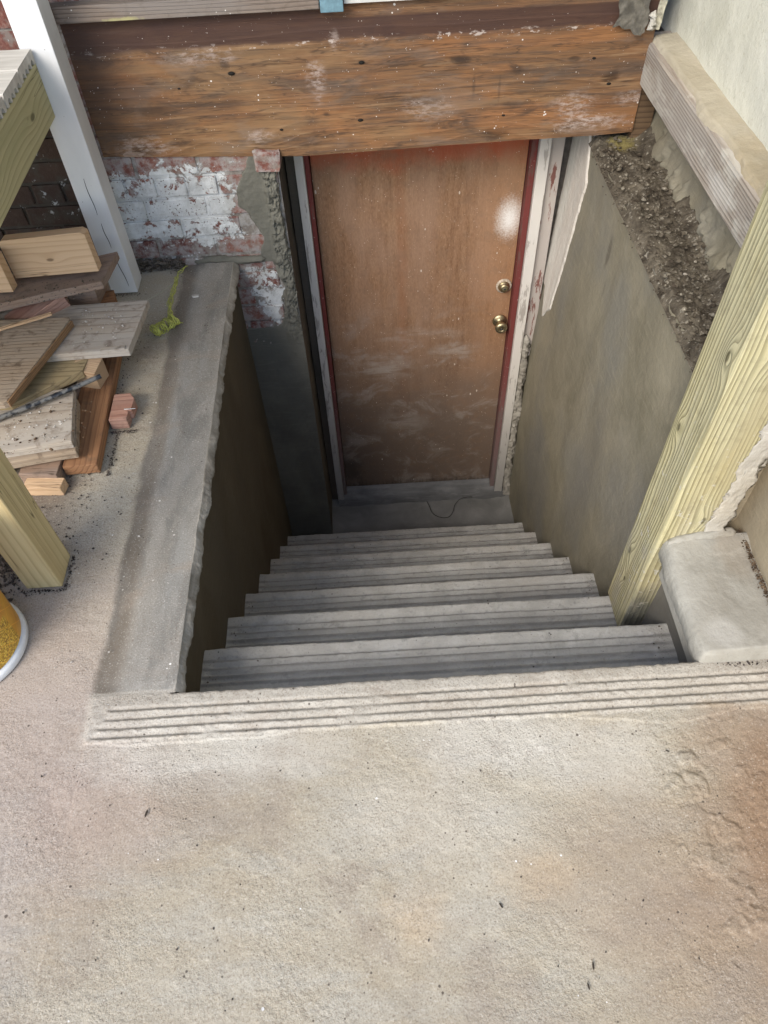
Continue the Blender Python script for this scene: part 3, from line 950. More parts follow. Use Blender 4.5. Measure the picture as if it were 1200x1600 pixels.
# brick shapes
bmeshes = []
for s in range(6):
    random.seed(50 + s)
    bm = box_bm(-.0985, .0985, -.012, .06, -.0320, .0320, .0045, 2, 0, .0012)
    for v in bm.verts:
        v.co.x += random.uniform(-.0015, .0015); v.co.z += random.uniform(-.001, .001)
    me = bm_mesh('brick', bm)
    me.materials.append(brick_m)
    bmeshes.append(me)
hb = []
for s in range(3):
    random.seed(70 + s)
    bm = box_bm(-.047, .047, -.012, .06, -.0315, .0315, .0045, 2, 0, .0012)
    me = bm_mesh('brick', bm); me.materials.append(brick_m); hb.append(me)
rnd = random.Random(12)
bricks_out = []
for row in range(-6, 14):
    zc = .065 + row * .075
    off = (row % 2) * .104
    header = (row % 4 == 3)
    step = .104 if header else .208
    x = -2.05 + off
    while x < -.44:
        xr = x + (.047 if header else .0985)
        if xr < -.440:
            vis = True
            if zc > .44 and x > -1.0: vis = False           # behind the beam
            if zc > .78 and x > -1.0: vis = False
            if zc < -.02 and x < -.70: vis = False
            if x < -1.45 and zc > .45: vis = False
            if vis:
                me = rnd.choice(hb if header else bmeshes)
                o = bpy.data.objects.new('brick', me)
                C.objects.link(o)
                o.parent = hw
                o.matrix_parent_inverse = Matrix.Translation(-hw.location)
                o.location = (x, 1.7070 + rnd.uniform(-.003, .002), zc + rnd.uniform(-.0015, .0015))
                o.rotation_euler = (rnd.uniform(-.01, .01), rnd.uniform(-.008, .008), rnd.uniform(-.01, .01))
        x += step

# cement parging that covers the pier beside the door, torn away over the bricks
xs = np.arange(-.665, -.4345, .0026); zs = np.concatenate([np.arange(-1.78, -.40, .008), np.arange(-.40, .395, .0028)])
X, Z = np.meshgrid(xs, zs, indexing='ij')
bx = np.interp(Z, [-.02, 0, .05, .09, .14, .18, .21, .27, .31, .34, .40], [-.58, -.555, -.545, -.53, -.545, -.57, -.60, -.60, -.575, -.555, -.53])
sd = X - bx
d2 = -(np.sqrt(((X + .565) / .085) ** 2 + ((Z + .15) / .155) ** 2) - 1) * .09     # lower bare patch
d2 = np.where((X > -.56), d2, np.minimum(.2, np.where(Z > -.32, .04 - np.maximum(0, (X + .60)) * .1 + (Z + .32) * .0, d2)))
low = np.where(Z < -.01, -d2, sd)
sd = np.where(Z < -.30, np.maximum(low, (-.30 - Z) * 2), low)
sd = sd + .016 * fbm(X, Z, 16, 5, 640, .6)
sd = np.where((X > -.500) & (Z > -.02) & (Z < .335), np.maximum(sd, .02), sd)
sd = np.where((X > -.468), np.maximum(sd, .02), sd)
cov = sstep(-.002, .010, sd)
crumb = sstep(-.505, -.485, X + .012 * fbm(Z, Z * 0, 14, 4, 645)) * sstep(-.45, -.15, Z)
rg_ = np.abs(fbm(X * 2.2, Z * .75, 17, 5, 650, .6))
cracks = np.exp(-(rg_ / .045) ** 2)
Y = 1.716 - .024 * cov - crumb * (.014 + .016 * fbm(X * 1.5, Z, 30, 4, 655, .6)) + crumb * .016 * cracks + .0016 * fbm(X, Z, 24, 4, 651) + .0016 * fbm(X, Z, 70, 3, 653)
edge_w = sstep(-.452, -.4345, X) * sstep(-.4, .1, Z)
X2 = X - edge_w * (.008 + .014 * fbm(Z, Z * 0, 14, 5, 652, .6))
Y += edge_w * .012
grid('parging', np.stack([X2, Y, Z], -1), parge_m, hw)
# ledge mortar fillet where strip meets the wall
blob_strip('mortar_fillet', [(-.80, 1.700, .004), (-.74, 1.698, .012), (-.655, 1.694, .010), (-.60, 1.692, .004), (-.53, 1.692, .006)], .013, parge_m, 88, hw)
# reveal at the left of the door opening
rev_m = mat_plaster('dark_reveal', (.06, .055, .045), (.12, .105, .085), (1, 1, .3), (.16, .13, .10), .6)
ys = np.linspace(1.70, 2.0, 40); zs = np.linspace(-1.78, .42, 220)
Y, Z = np.meshgrid(ys, zs, indexing='ij')
X = -.4415 + .004 * fbm(Y, Z, 9, 4, 17)
grid('door_reveal', np.stack([X, Y, Z], -1), rev_m, hw)
# hanging brick stub left of the door head
bs = box('brick', -.512, -.424, 1.672, 1.75, .338, .402, brick_m, hw, .008, .004)
# wall mass behind, and above the timber beam (siding)
mass_m = mat_flat('wall_core', (.25, .22, .19), .95)
box('wall_core', -4.0, -.46, 1.77, 2.02, -1.9, 1.4, mass_m, hw, 0)
box('wall_core', -.46, .82, 1.99 + .05, 2.2, -1.9, 1.4, mass_m, hw, 0)
box('wall_core', .80, 3.0, 1.79, 2.05, -.1, 1.4, mass_m, hw, 0)

# siding of the house above the beam
sid_m = mat_flat('white_siding', (.62, .62, .60), .7, nscale=12, var=.12)
sid = empty('siding', 'white lap siding of the house starting just above the timber beam', 'siding', (0, 1.69, .8))
for r in range(12):
    z0 = .803 + r * .17
    bm = bmesh.new()
    x0, x1 = (-.183, .80) if r == 0 else (-4.0, .80)
    pr = [(1.672, z0), (1.690, z0 + .18), (1.712, z0 + .18), (1.695, z0)]
    va = [bm.verts.new((x0, p[0], p[1])) for p in pr]; vb = [bm.verts.new((x1, p[0], p[1])) for p in pr]
    bm.faces.new(va); bm.faces.new(vb[::-1])
    for a in range(4): bm.faces.new((va[a], va[(a + 1) % 4], vb[(a + 1) % 4], vb[a]))
    bmesh.ops.recalc_face_normals(bm, faces=bm.faces[:])
    if r == 0 or True:
        link('siding_board', bm_mesh('siding_board', bm), sid_m, sid)

# ------------------------------------------------------------------ door
def door_col():
    k = M('worn_door_skin', .75, .3)
    P = k.pos
    xyz = k.sep(P)
    fib = k.math('ADD', k.math('MULTIPLY', k.noise(k.mapv(P, (1, 1, .30)), 190, 3, .7), .6), k.math('MULTIPLY', k.noise(k.mapv(P, (1, 1, .08)), 60, 4, .6), .4))
    big = k.noise(k.mapv(P, (1, 1, .35)), 7, 5, .6)
    top = k.ramp(fib, [(.34, (.155, .082, .045)), (.5, (.24, .133, .074)), (.64, (.305, .185, .11))])
    top = k.mix(k.sm(big, .4, .65, 0, .5), top, (.31, .20, .14))
    ed_ = k.sm(k.math('ADD', xyz[0], k.math('MULTIPLY', k.noise(k.mapv(P, (1, 1, .4)), 7, 4), .2)), .30, .55)
    top = k.mix(k.math('MULTIPLY', ed_, .3), top, (.42, .21, .09))
    seam = k.math('SUBTRACT', 1.0, k.sm(k.math('ABSOLUTE', k.math('ADD', xyz[0], k.math('MULTIPLY', k.noise(P, 6, 3), .03))), .0, .035))
    top = k.mix(k.math('MULTIPLY', seam, .35), top, (.27, .12, .06))
    # red overspray along the top edge
    rd = k.sm(k.math('ADD', xyz[2], k.math('MULTIPLY', k.math('SUBTRACT', k.noise(P, 10, 4), .5), .14)), .13, .26)
    top = k.mix(k.math('MULTIPLY', rd, .8), top, (.42, .085, .035))
    # darker grey brown towards the bottom
    zz = k.math('ADD', xyz[2], k.math('MULTIPLY', k.math('SUBTRACT', k.noise(P, 4, 5, .6), .5), .55))
    lo = k.math('SUBTRACT', 1.0, k.sm(zz, -1.25, -.45))
    top = k.mix(k.math('MULTIPLY', lo, .85), top, (.135, .105, .085))
    for c, sz, a in (((-.12, 1.985, -.80), (.22, .3, .11), .5), ((.22, 1.985, -.72), (.16, .3, .06), .45), ((-.02, 1.985, -1.18), (.18, .3, .10), .35), ((.05, 1.985, -.62), (.3, .3, .05), .3)):
        mk = k.spot(P, c, sz, .1, .5, 16)
        st = k.noise(k.mapv(P, (.2, 1, 1), rot=(0, .3, 0)), 40, 3)
        top = k.mix(k.math('MULTIPLY', k.math('MULTIPLY', mk, a), k.sm(st, .3, .6)), top, (.42, .38, .34))
    cl = k.noise(k.mapv(P, (1, 1, 1.3), rot=(0, .2, 0)), 5.5, 7, .68, .6)
    cl2 = k.math('MULTIPLY', k.sm(cl, .5, .68), k.math('SUBTRACT', 1.0, k.sm(xyz[2], -.75, -.35)))
    top = k.mix(k.math('MULTIPLY', cl2, .5), top, (.36, .32, .29))
    # black decay at the very bottom
    mo = k.noise(P, 16, 6, .7, .2)
    top = k.mix(k.sm(mo, .5, .64, 0, .35), top, (.20, .125, .08))
    bt = k.math('SUBTRACT', 1.0, k.sm(k.math('ADD', xyz[2], k.math('MULTIPLY', k.noise(k.mapv(P, (1, 1, .2)), 60, 4, .7), .16)), -1.63, -1.53))
    top = k.mix(k.math('MULTIPLY', bt, .8), top, (.03, .028, .026))
    dl = k.spot(P, (-.33, 1.985, -1.52), (.10, .3, .13), .4, .5, 18)
    top = k.mix(k.math('MULTIPLY', dl, .6), top, (.05, .045, .04))
    # white spray spot
    wsd = k.vmath('LENGTH', k.mapv(k.vmath('SUBTRACT', P, (.418, 1.985, -.065)), (1 / .064, 0, 1 / .105)), (0, 0, 0))
    wsd = k.math('ADD', wsd, k.math('MULTIPLY', k.math('SUBTRACT', k.noise(P, 150, 3, .7), .5), .9))
    ws = k.math('SUBTRACT', 1.0, k.sm(wsd, .0, 1.15))
    top = k.mix(k.math('MULTIPLY', ws, .88), top, (.80, .78, .75))
    # dust and drips
    top = k.mix(k.math('MULTIPLY', speckle(k, P, 95, .12, .08), .6), top, (.62, .50, .40))
    top = k.mix(k.math('MULTIPLY', speckle(k, k.mapv(P, (1, 1, .45), loc=(2, 0, 1)), 42, .07, .05), .8), top, (.66, .58, .50))
    top = k.mix(k.sm(k.noise(P, 300, 2, .6), .6, .75, 0, .5), top, (.16, .09, .05))
    k.bump(k.math('ADD', fib, k.noise(P, 40, 4)), .25, .002)
    return k.done(top)


door = empty('door', 'worn tan basement door with white spray spot at the bottom of the stairs', 'door', (.056, 1.985, -1.67))
box('door_panel', -.349, .461, 1.985, 2.027, -1.667, .375, door_col(), door, .002)
brass = M('aged_brass', .45, .5, 1.0)
brass_m = brass.done(brass.mix(brass.sm(brass.noise(brass.obj, 90, 4), .4, .65, 0, .7), (.50, .42, .26), (.30, .26, .18)))
keyhole_m = mat_flat('keyhole_black', (.02, .018, .015), .5)
kn = lathe('door_knob', [(.0, -.001), (.032, -.001), (.033, .004), (.029, .009), (.020, .012), (.0125, .016), (.0115, .030), (.015, .036), (.0235, .042), (.0275, .050), (.0275, .058), (.023, .064), (.012, .0665), (.011, .065), (.0, .065)],
           brass_m, door, 40, 'Y', (.423, 1.985, -.563))
lathe('keyhole', [(.0, 0), (.006, 0), (.006, .003), (.0, .003)], keyhole_m, kn, 16, 'Y', (0, -.0635, 0))
db = lathe('deadbolt', [(.0, -.001), (.026, -.001), (.026, .009), (.024, .013), (.022, .015), (.019, .020), (.018, .026), (.012, .0275), (.0, .0275)],
           brass_m, door, 40, 'Y', (.425, 1.985, -.379))
lathe('rosette_dust', [(.0, -.001), (.034, -.001), (.0345, .004), (.032, .0075), (.026, .0085), (.0, .0085)], mat_flat('dusty_tan', (.50, .42, .33), .8, nscale=90, var=.4), db, 40, 'Y', (0, 0, 0))
lathe('keyhole', [(.0, 0), (.005, 0), (.005, .003), (.0, .003)], keyhole_m, db, 16, 'Y', (0, -.0260, 0))
for kk in door.children:
    for k3 in kk.children:
        k3.matrix_parent_inverse = Matrix.Identity(4)

frame = empty('door_frame', 'weathered door frame in red and white paint around the basement door', 'door frame', (.056, 1.96, -1.67))


def paint_m(name, col, under, amt=.5):
    k = M(name, .7, .3)
    P = k.pos
    n = k.noise(k.mapv(P, (2, 2, .35)), 16, 6, .7, .3)
    c = k.mix(k.sm(n, amt, amt + .05), col, under)
    xyz = k.sep(P)
    lo = k.math('SUBTRACT', 1.0, k.sm(xyz[2], -1.7, -.6))
    c = k.mix(k.math('MULTIPLY', lo, .55), c, (.22, .215, .21))
    c = k.mix(k.math('MULTIPLY', speckle(k, P, 90, .1, .06), .7), c, (.6, .5, .45))
    k.bump(n, .4, .003)
    return k.done(c)


red_m = paint_m('red_paint', (.15, .036, .032), (.13, .06, .05), .54)
wht_m = paint_m('chalky_white_paint', (.60, .57, .53), (.36, .33, .30), .56)
box('stop', -.369, -.3515, 1.945, 2.02, -1.69, .37, red_m, frame, .002)
box('casing', -.403, -.3705, 1.925, 2.0, -1.72, .37, wht_m, frame, .002, .0006)
box('jamb', -.4385, -.404, 1.955, 2.0, -1.75, .40, rev_m, frame, .002)
box('stop', .4635, .487, 1.945, 2.02, -1.69, .37, red_m, frame, .002)
box('casing', .4885, .530, 1.925, 2.0, -1.74, .37, wht_m, frame, .002, .0006)
box('jamb', .5315, .585, 1.95, 2.0, -.75, .40, paint_m('rotten_red_jamb', (.17, .075, .062), (.40, .36, .33), .38), frame, .003)
box('head', -.44, .585, 1.96, 2.05, .3765, .43, red_m, frame, .002)
blob_strip('mortar_lump', [(.545, 1.945, -.62), (.548, 1.948, -.80), (.550, 1.94, -1.0), (.552, 1.945, -1.2), (.553, 1.94, -1.45), (.555, 1.93, -1.66), (.56, 1.925, -1.745)], .019, lipm, 92,
           None, 'broken mortar lumps packed between the right door casing and the wall', 'mortar', .8)

# loose wire on the landing
tube('wire', [(.10, 1.90, -1.735), (.115, 1.86, -1.735), (.12, 1.82, -1.742), (.15, 1.79, -1.742), (.19, 1.775, -1.742), (.225, 1.785, -1.740), (.245, 1.82, -1.738), (.255, 1.86, -1.730), (.30, 1.90, -1.715), (.36, 1.90, -1.72)],
     .0014, keyhole_m)
tag(bpy.data.objects['wire'], 'thin dark loop of wire lying on the landing by the door', 'wire')

# ------------------------------------------------------------------ big old timber beam over the door
def beam_extra(k, V, col):
    P = k.pos
    xyz = k.sep(P)
    st = k.noise(k.mapv(P, (.07, 1, 1)), 75, 5, .65, .2)
    col = k.mix(k.sm(st, .48, .66, 0, .75), col, (.115, .075, .052))
    col = k.mix(k.sm(st, .46, .32, 0, .55), col, (.30, .195, .11))
    st2 = k.noise(k.mapv(P, (.2, 1, 1), loc=(3, 1, 2)), 14, 6, .65, .5)
    col = k.mix(k.sm(st2, .50, .66, 0, .8), col, (.10, .072, .055))
    org = k.noise(k.mapv(P, (.3, 1, 1), loc=(7, 4, 2)), 7, 5, .6, .4)
    col = k.mix(k.sm(org, .5, .66, 0, .45), col, (.34, .15, .055))
    fl = k.noise(k.mapv(P, (.03, 1, 1)), 330, 3, .6)
    col = k.mix(k.sm(fl, .52, .66, 0, .38), col, (.07, .045, .03))
    gd = k.noise(k.mapv(P, (.35, 1, 1.3), loc=(11, 2, 6)), 5.5, 6, .62, .6)
    col = k.mix(k.sm(gd, .50, .64, 0, .35), col, (.31, .20, .105))
    dkb = k.noise(k.mapv(P, (.4, 1, 1.2), loc=(21, 3, 1)), 10, 6, .68, .7)
    col = k.mix(k.sm(dkb, .53, .68, 0, .8), col, (.075, .048, .034))
    cl = k.noise(k.mapv(P, (.05, 1, 1), loc=(0, 0, .3)), 38, 4, .6, .6)
    cl = k.math('SUBTRACT', 1.0, k.sm(k.math('ABSOLUTE', k.math('SUBTRACT', cl, .5)), .0, .018))
    col = k.mix(k.math('MULTIPLY', cl, .6), col, (.055, .035, .025))
    for c, sz, a in (((.157, 1.69, .636), (.045, .2, .014), .9), ((.33, 1.69, .60), (.03, .2, .022), .7), ((.63, 1.69, .575), (.035, .2, .016), .8), ((-.26, 1.69, .50), (.016, .2, .010), .8),
                     ((-.55, 1.69, .66), (.02, .2, .03), .7), ((-.80, 1.69, .54), (.10, .2, .03), .6), ((.33, 1.69, .50), (.09, .2, .012), .7), ((.02, 1.69, .53), (.16, .2, .014), .6),
                     ((.20, 1.69, .56), (.008, .2, .05), .5), ((.28, 1.69, .55), (.007, .2, .06), .45), ((-.62, 1.69, .55), (.2, .2, .010), .6)):
        mk = k.spot(P, c, sz, .2, .5, 34)
        col = k.mix(k.math('MULTIPLY', mk, a), col, (.055, .036, .026))
    for c, sz, a in (((-.88, 1.69, .405), (.11, .2, .05), .38), ((-.49, 1.69, .425), (.07, .2, .035), .38)):
        dd = k.vmath('LENGTH', k.mapv(k.vmath('SUBTRACT', P, c), (1 / sz[0], 0, 1 / sz[2])), (0, 0, 0))
        dd = k.math('ADD', dd, k.math('MULTIPLY', k.noise(k.mapv(P, (.6, 1, 1)), 16, 5, .6), 1.7))
        rr_ = k.math('FRACT', k.math('MULTIPLY', dd, 1.9))
        mk = k.math('MULTIPLY', k.sm(rr_, .3, .7), k.math('SUBTRACT', 1.0, k.sm(dd, 1.1, 1.5)))
        col = k.mix(k.math('MULTIPLY', mk, a), col, (.42, .33, .27))
    gry = k.noise(k.mapv(P, (.5, 1, 1.2), loc=(1, 8, 5)), 8, 6, .65, .4)
    col = k.mix(k.sm(gry, .52, .66, 0, .35), col, (.20, .155, .125))
    # old tar band along the top
    b = k.sm(k.math('ADD', xyz[2], k.math('MULTIPLY', k.math('SUBTRACT', k.noise(k.mapv(P, (.5, 1, 1)), 14, 5), .5), .03)), .698, .712)
    b2 = k.math('SUBTRACT', 1.0, k.math('MULTIPLY', k.sm(xyz[2], .758, .768), k.sm(xyz[0], -.3, -.1, 0, .8)))
    col = k.mix(k.math('MULTIPLY', k.math('MULTIPLY', b, b2), .88), col, (.065, .036, .030))
    rs = k.math('MULTIPLY', k.math('SUBTRACT', 1.0, k.sm(k.math('ABSOLUTE', k.math('SUBTRACT', xyz[2], .703)), .004, .014)), k.sm(k.noise(k.mapv(P, (.6, 1, 1.5)), 45, 4, .7), .56, .64))
    col = k.mix(k.math('MULTIPLY', rs, .7), col, (.52, .46, .42))
    ed = k.spot(P, (-1.0, 1.69, .62), (.28, .3, .22), .2, .4, 9)
    col = k.mix(k.math('MULTIPLY', ed, .65), col, (.07, .045, .035))
    # chalky rubs
    for c, sz, a in (((-.28, 1.69, .61), (.04, .2, .08), .5), ((-.22, 1.69, .70), (.02, .2, .04), .4), ((.06, 1.69, .50), (.12, .2, .05), .3),
                     ((.58, 1.69, .43), (.16, .2, .035), .7), ((.52, 1.69, .485), (.10, .2, .05), .5), ((.70, 1.69, .50), (.09, .2, .03), .4), ((-.62, 1.69, .68), (.16, .2, .03), .4),
                     ((-.85, 1.69, .43), (.13, .2, .045), .45), ((-.48, 1.69, .445), (.07, .2, .03), .4)):
        mk = k.spot(P, c, sz, .2, .6, 20)
        mk = k.math('MULTIPLY', mk, k.sm(k.noise(k.mapv(P, (.35, 1, 1)), 90, 5, .75), .42, .62))
        col = k.mix(k.math('MULTIPLY', mk, min(1, a * 1.3)), col, (.46, .38, .34))
    col = k.mix(k.math('MULTIPLY', speckle(k, P, 130, .085, .06), .7), col, (.66, .60, .55))
    col = k.mix(k.math('MULTIPLY', speckle(k, k.mapv(P, loc=(1, 2, 3)), 60, .05, .03), .9), col, (.75, .72, .68))
    return col


beam_m = mat_wood('old_resawn_beam', (.21, .115, .058), (.095, .05, .029), 'x', 30, world=True, off=(-.30, 1.95), wob=.02,
                  knots=(((-.85, 1.69, .42), .05, .06), ((-.48, 1.69, .43), .035, .05), ((-.142, 1.69, .644), .014, .02), ((.157, 1.69, .634), .03, -.02), ((-.534, 1.69, .634), .014, .02),
                         ((.62, 1.69, .56), .03, .03), ((.28, 1.69, .41), .05, -.04), ((.5, 1.69, .62), .02, .02)),
                  third=(.26, .125, .06), contrast=.6, bump=.5, bumpd=.003, extra=beam_extra)
bm = bmesh.new()
NX, NZ = 240, 60
x0, x1, z1 = -.993, .728, .800
vv = []
P = np.zeros((NX, NZ, 3))
xs = np.linspace(x0, x1, NX); tt = np.linspace(0, 1, NZ)
X, T = np.meshgrid(xs, tt, indexing='ij')
zb = np.interp(X, [x0, -.35, .42, .60, .728], [.407, .373, .386, .386, .392]) + .0015 * fbm(X, X * 0, 9, 4, 6)
Z = zb + (z1 - zb) * T
Y = 1.690 + .0016 * fbm(X, Z * 3, 6, 4, 700) + .0018 * (Z > .705)
bb = bmesh.new()
P = np.stack([X, Y, Z], -1)
# close the sides: bottom, ends and top by wrapping extra rows
bot = P[:, :1, :].copy(); bot2 = bot.copy(); bot2[..., 1] = 1.74
topr = P[:, -1:, :].copy(); topr[..., 1] = 1.74
b1 = bot.copy(); b1[..., 2] += 0.0; b1[..., 1] += .004; b1[..., 2] -= .0015
P[:, 0, 1] += .001
P = np.concatenate([bot2, b1, P, topr], axis=1)
endL = P[:1].copy(); endL[..., 1] = np.maximum(endL[..., 1], 1.74); endR = P[-1:].copy(); endR[..., 1] = np.maximum(endR[..., 1], 1.74)
P = np.concatenate([endL, P, endR], axis=0)
beam = grid('timber_beam', P, beam_m, smooth=False)
tag(beam, 'wide old brown timber beam spanning over the basement door', 'beam')
# nail holes
hole_m = mat_flat('hole_black', (.012, .01, .008), .9)
for (x, z, r) in ((-.142, .644, .006), (-.534, .634, .007), (-.408, .462, .004), (-.155, .478, .006), (.30, .468, .004), (.56, .62, .004), (.62, .545, .005), (-.70, .60, .003)):
    lathe('nail_hole', [(0, .0006), (r, .0006), (r * .8, -.002), (0, -.002)], hole_m, beam, 12, 'Y', (x, 1.6885, z)).scale = (1.5, 1, .8)

# weathered sill board over the beam at left
sill_extra = lambda k, V, col: k.mix(speckle(k, k.pos, 60, .10, .05), k.mix(k.spot(k.pos, (-.80, 1.65, .80), (.07, .1, .008), .2, .7, 60), col, (.36, .33, .17)), (.65, .62, .58))
sill_m = mat_wood('weathered_sill', (.24, .19, .155), (.085, .065, .055), 'x', 120, off=(.3, .2), grey=.6, greycol=(.22, .205, .195), dirt=.5, bump=.6, extra=sill_extra)
o = box('sill_board', -1.02, -.252, 1.655, 1.74, .797, .838, sill_m, None, .003, .0008)
tag(o, 'weathered grey brown sill board above the left half of the timber beam', 'board')
o = box('blue_flashing', -.250, -.185, 1.650, 1.700, .790, .90, mat_flat('faded_blue_paint', (.17, .30, .37), .6, var=.3), None, .003)
tag(o, 'small faded blue painted block at the end of the sill board', 'trim piece')
# dark boards left of the beam, behind the white post
dk_m = mat_wood('dark_joist', (.13, .085, .05), (.05, .03, .02), 'x', 60, off=(.2, .1), bump=.4)
o = box('joist', -1.9, -.9955, 1.715, 1.76, .404, .792, dk_m, None, .003)
tag(o, 'dark brown recessed board between the white post and the timber beam', 'board')
# torn flashing at top right
fl_m = mat_flat('torn_flashing', (.42, .40, .32), .6, nscale=60, var=.5, bump=.4)
xs = np.linspace(0, 1, 30); zs = np.linspace(0, 1, 30)
U, V = np.meshgrid(xs, zs, indexing='ij')
X = .60 + .09 * U + .03 * V * 0 + .012 * fbm(U, V, 3, 3, 1)
Z = .705 + .12 * V + .014 * fbm(U, U * 0, 6, 4, 5) - .015 * U
Y = 1.672 - .02 * U * (1 - V) + .008 * fbm(U, V, 4, 4, 2)
o = grid('tar_paper', np.stack([X, Y, Z], -1), mat_flat('tar_paper_dark', (.14, .13, .11), .8, nscale=30, var=.5, bump=.4))
tag(o, 'torn dark tar paper scrap at the top right end of the timber beam', 'tar paper')
for (a, b, nm, lab, mt) in (((.715, 1.655, .700), (.735, 1.66, .86), 'trim_strip', 'thin pale trim strip hanging at the top right end of the beam', fl_m),):
    o = prism(nm, [(0, -.011), (.02, -.012), (.05, -.009), (.16, -.010), (.16, .010), (.06, .012), (.03, .009), (.012, .013), (0, .006)], .006, mt, (-.3, -1, 0), a, Vector(b) - Vector(a))
    tag(o, lab, 'trim')
blob_strip('mortar_crust', [(.690, 1.655, .700), (.705, 1.652, .712), (.70, 1.652, .735), (.705, 1.655, .75)], .010, smear_m, 33, None, 'crumbly white crust clinging beside the thin trim strip', 'crust', .9)
o = box('joist_end', .7305, .79, 1.70, 1.76, .36, .60, dk_m, None, .003)
tag(o, 'dark rotten timber end behind the right end of the beam', 'board')

# ------------------------------------------------------------------ weathered sill beam and stucco wall on the right
def wb_extra(k, V, col):
    P = k.pos
    mk = k.sm(k.noise(k.mapv(P, (1, .6, 1)), 9, 6, .65, .4), .5, .6, 0, .75)
    col = k.mix(mk, col, (.52, .50, .45))
    mk2 = k.spot(P, (.72, .98, .58), (.1, .12, .04), .3, .5, 20)
    return k.mix(k.math('MULTIPLY', mk2, .7), col, (.62, .60, .56))


wb_m = mat_wood('weathered_grey_beam', (.42, .37, .315), (.20, .155, .125), 'y', 110, world=True, off=(1.0, .70), wob=.012, grey=.5, greycol=(.38, .36, .34), bump=.7, bumpd=.003, extra=wb_extra)
ys = np.linspace(-1.4, 1.748, 420)
pf = [(.80, .532), (.745, .533), (.722, .535), (.7185, .540), (.718, .555), (.718, .575), (.718, .60), (.718, .625), (.7185, .643), (.722, .652), (.735, .657), (.75, .659), (.77, .660), (.80, .661)]
U, V = np.meshgrid(ys, np.arange(len(pf)), indexing='ij')
Xb = np.array([p[0] for p in pf])[V] + .0012 * fbm(U, V * .2, 8, 4, 3)
Zb = np.array([p[1] for p in pf])[V] + .0015 * fbm(U, V * .01, 9, 4, 4)
P = np.stack([Xb, U, Zb], -1)
e1 = P[-1:].copy(); e1[..., 0] = .76; e1[..., 2] = .60
P = np.concatenate([P, e1], 0)
o = grid('sill_beam', P, wb_m, smooth=False, flip=False)
tag(o, 'weathered whitish grey sill beam under the pale stucco wall at right', 'beam')
# layer of old mortar lying on the sill beam
ys = np.arange(-.2, 1.70, .006); ts = np.linspace(0, 1, 16)
U, T = np.meshgrid(ys, ts, indexing='ij')
front_x = .728 + .012 * fbm(U, U * 0, 7, 5, 9, .6) + .012 * sstep(1.05, 1.2, U) * -1 + .014 * sstep(1.2, 1.3, U)
X = front_x + (.800 - front_x) * T
Z = .655 + .013 * sstep(0, .12, T) + .008 * T + .003 * fbm(U, X, 20, 4, 10) - .006 * (T < .01)
mort2 = mat_plaster('tan_mortar', (.34, .30, .225), (.47, .43, .345), (1, 1, 1), (.40, .33, .22), .7)
o = grid('mortar_skin', np.stack([X, U, Z], -1), mort2, flip=True)
tag(o, 'chipped tan mortar skin lying along the top of the weathered sill beam', 'mortar')

stucco = M('pale_stucco', .9, .2)
P_ = stucco.pos
c = stucco.ramp(stucco.noise(P_, 6, 5, .6), [(.3, (.56, .56, .48)), (.7, (.66, .66, .59))])
c = stucco.mix(stucco.sm(stucco.noise(P_, 130, 3, .6), .60, .70, 0, .5), c, (.42, .40, .30))
xyz = stucco.sep(P_)
crk = stucco.noise(stucco.mapv(P_, (1, 1, 1)), 5, 4, .5)
cr = stucco.math('SUBTRACT', 1.0, stucco.sm(stucco.math('ABSOLUTE', stucco.math('SUBTRACT', crk, .5)), .0, .004))
c = stucco.mix(stucco.math('MULTIPLY', cr, .25), c, (.30, .28, .22))
c = stucco.mix(speckle(stucco, P_, 22, .035, .02), c, (.05, .04, .03))
stucco.bump(stucco.noise(P_, 120, 4, .65), .45, .004)
stucco.bump(stucco.noise(P_, 9, 3, .5), .3, .03)
stucco_m = stucco.done(c)
ys = np.linspace(-1.4, 1.98, 260); zs = np.linspace(.648, 2.3, 120)
Y, Z = np.meshgrid(ys, zs, indexing='ij')
X = .797 + .004 * fbm(Y, Z, 3, 4, 33) - .004 * (1 - sstep(.648, .665, Z))
o = grid('stucco_wall', np.stack([X, Y, Z], -1), stucco_m)
tag(o, 'pale greenish white stucco wall in the upper right corner', 'wall')
o = box('stucco_wall_core', .81, 1.0, -1.4, 1.985, -.05, 2.3, mass_m, o, 0)

# ------------------------------------------------------------------ unseen overhead boards, added to darken the stairwell
shade_wood_m = mat_flat('overhead_shade_wood', (.40, .35, .28), .85, nscale=8)
for (x0, x1, y0, y1, z0, z1) in ((-3.2, 1.0, .30, 1.70, 2.50, 2.54),):
    n_ = 9
    for i_ in range(n_):
        a = y0 + (y1 - y0) * i_ / n_
        tag(box('overhead_shade_board', x0, x1, a, a + .152, z0, z1, shade_wood_m, None, .002), kind='structure')

# ------------------------------------------------------------------ white post
def wp_extra(k, V, col):
    P = k.obj
    return k.mix(speckle(k, P, 60, .05, .03), col, (.25, .24, .22))


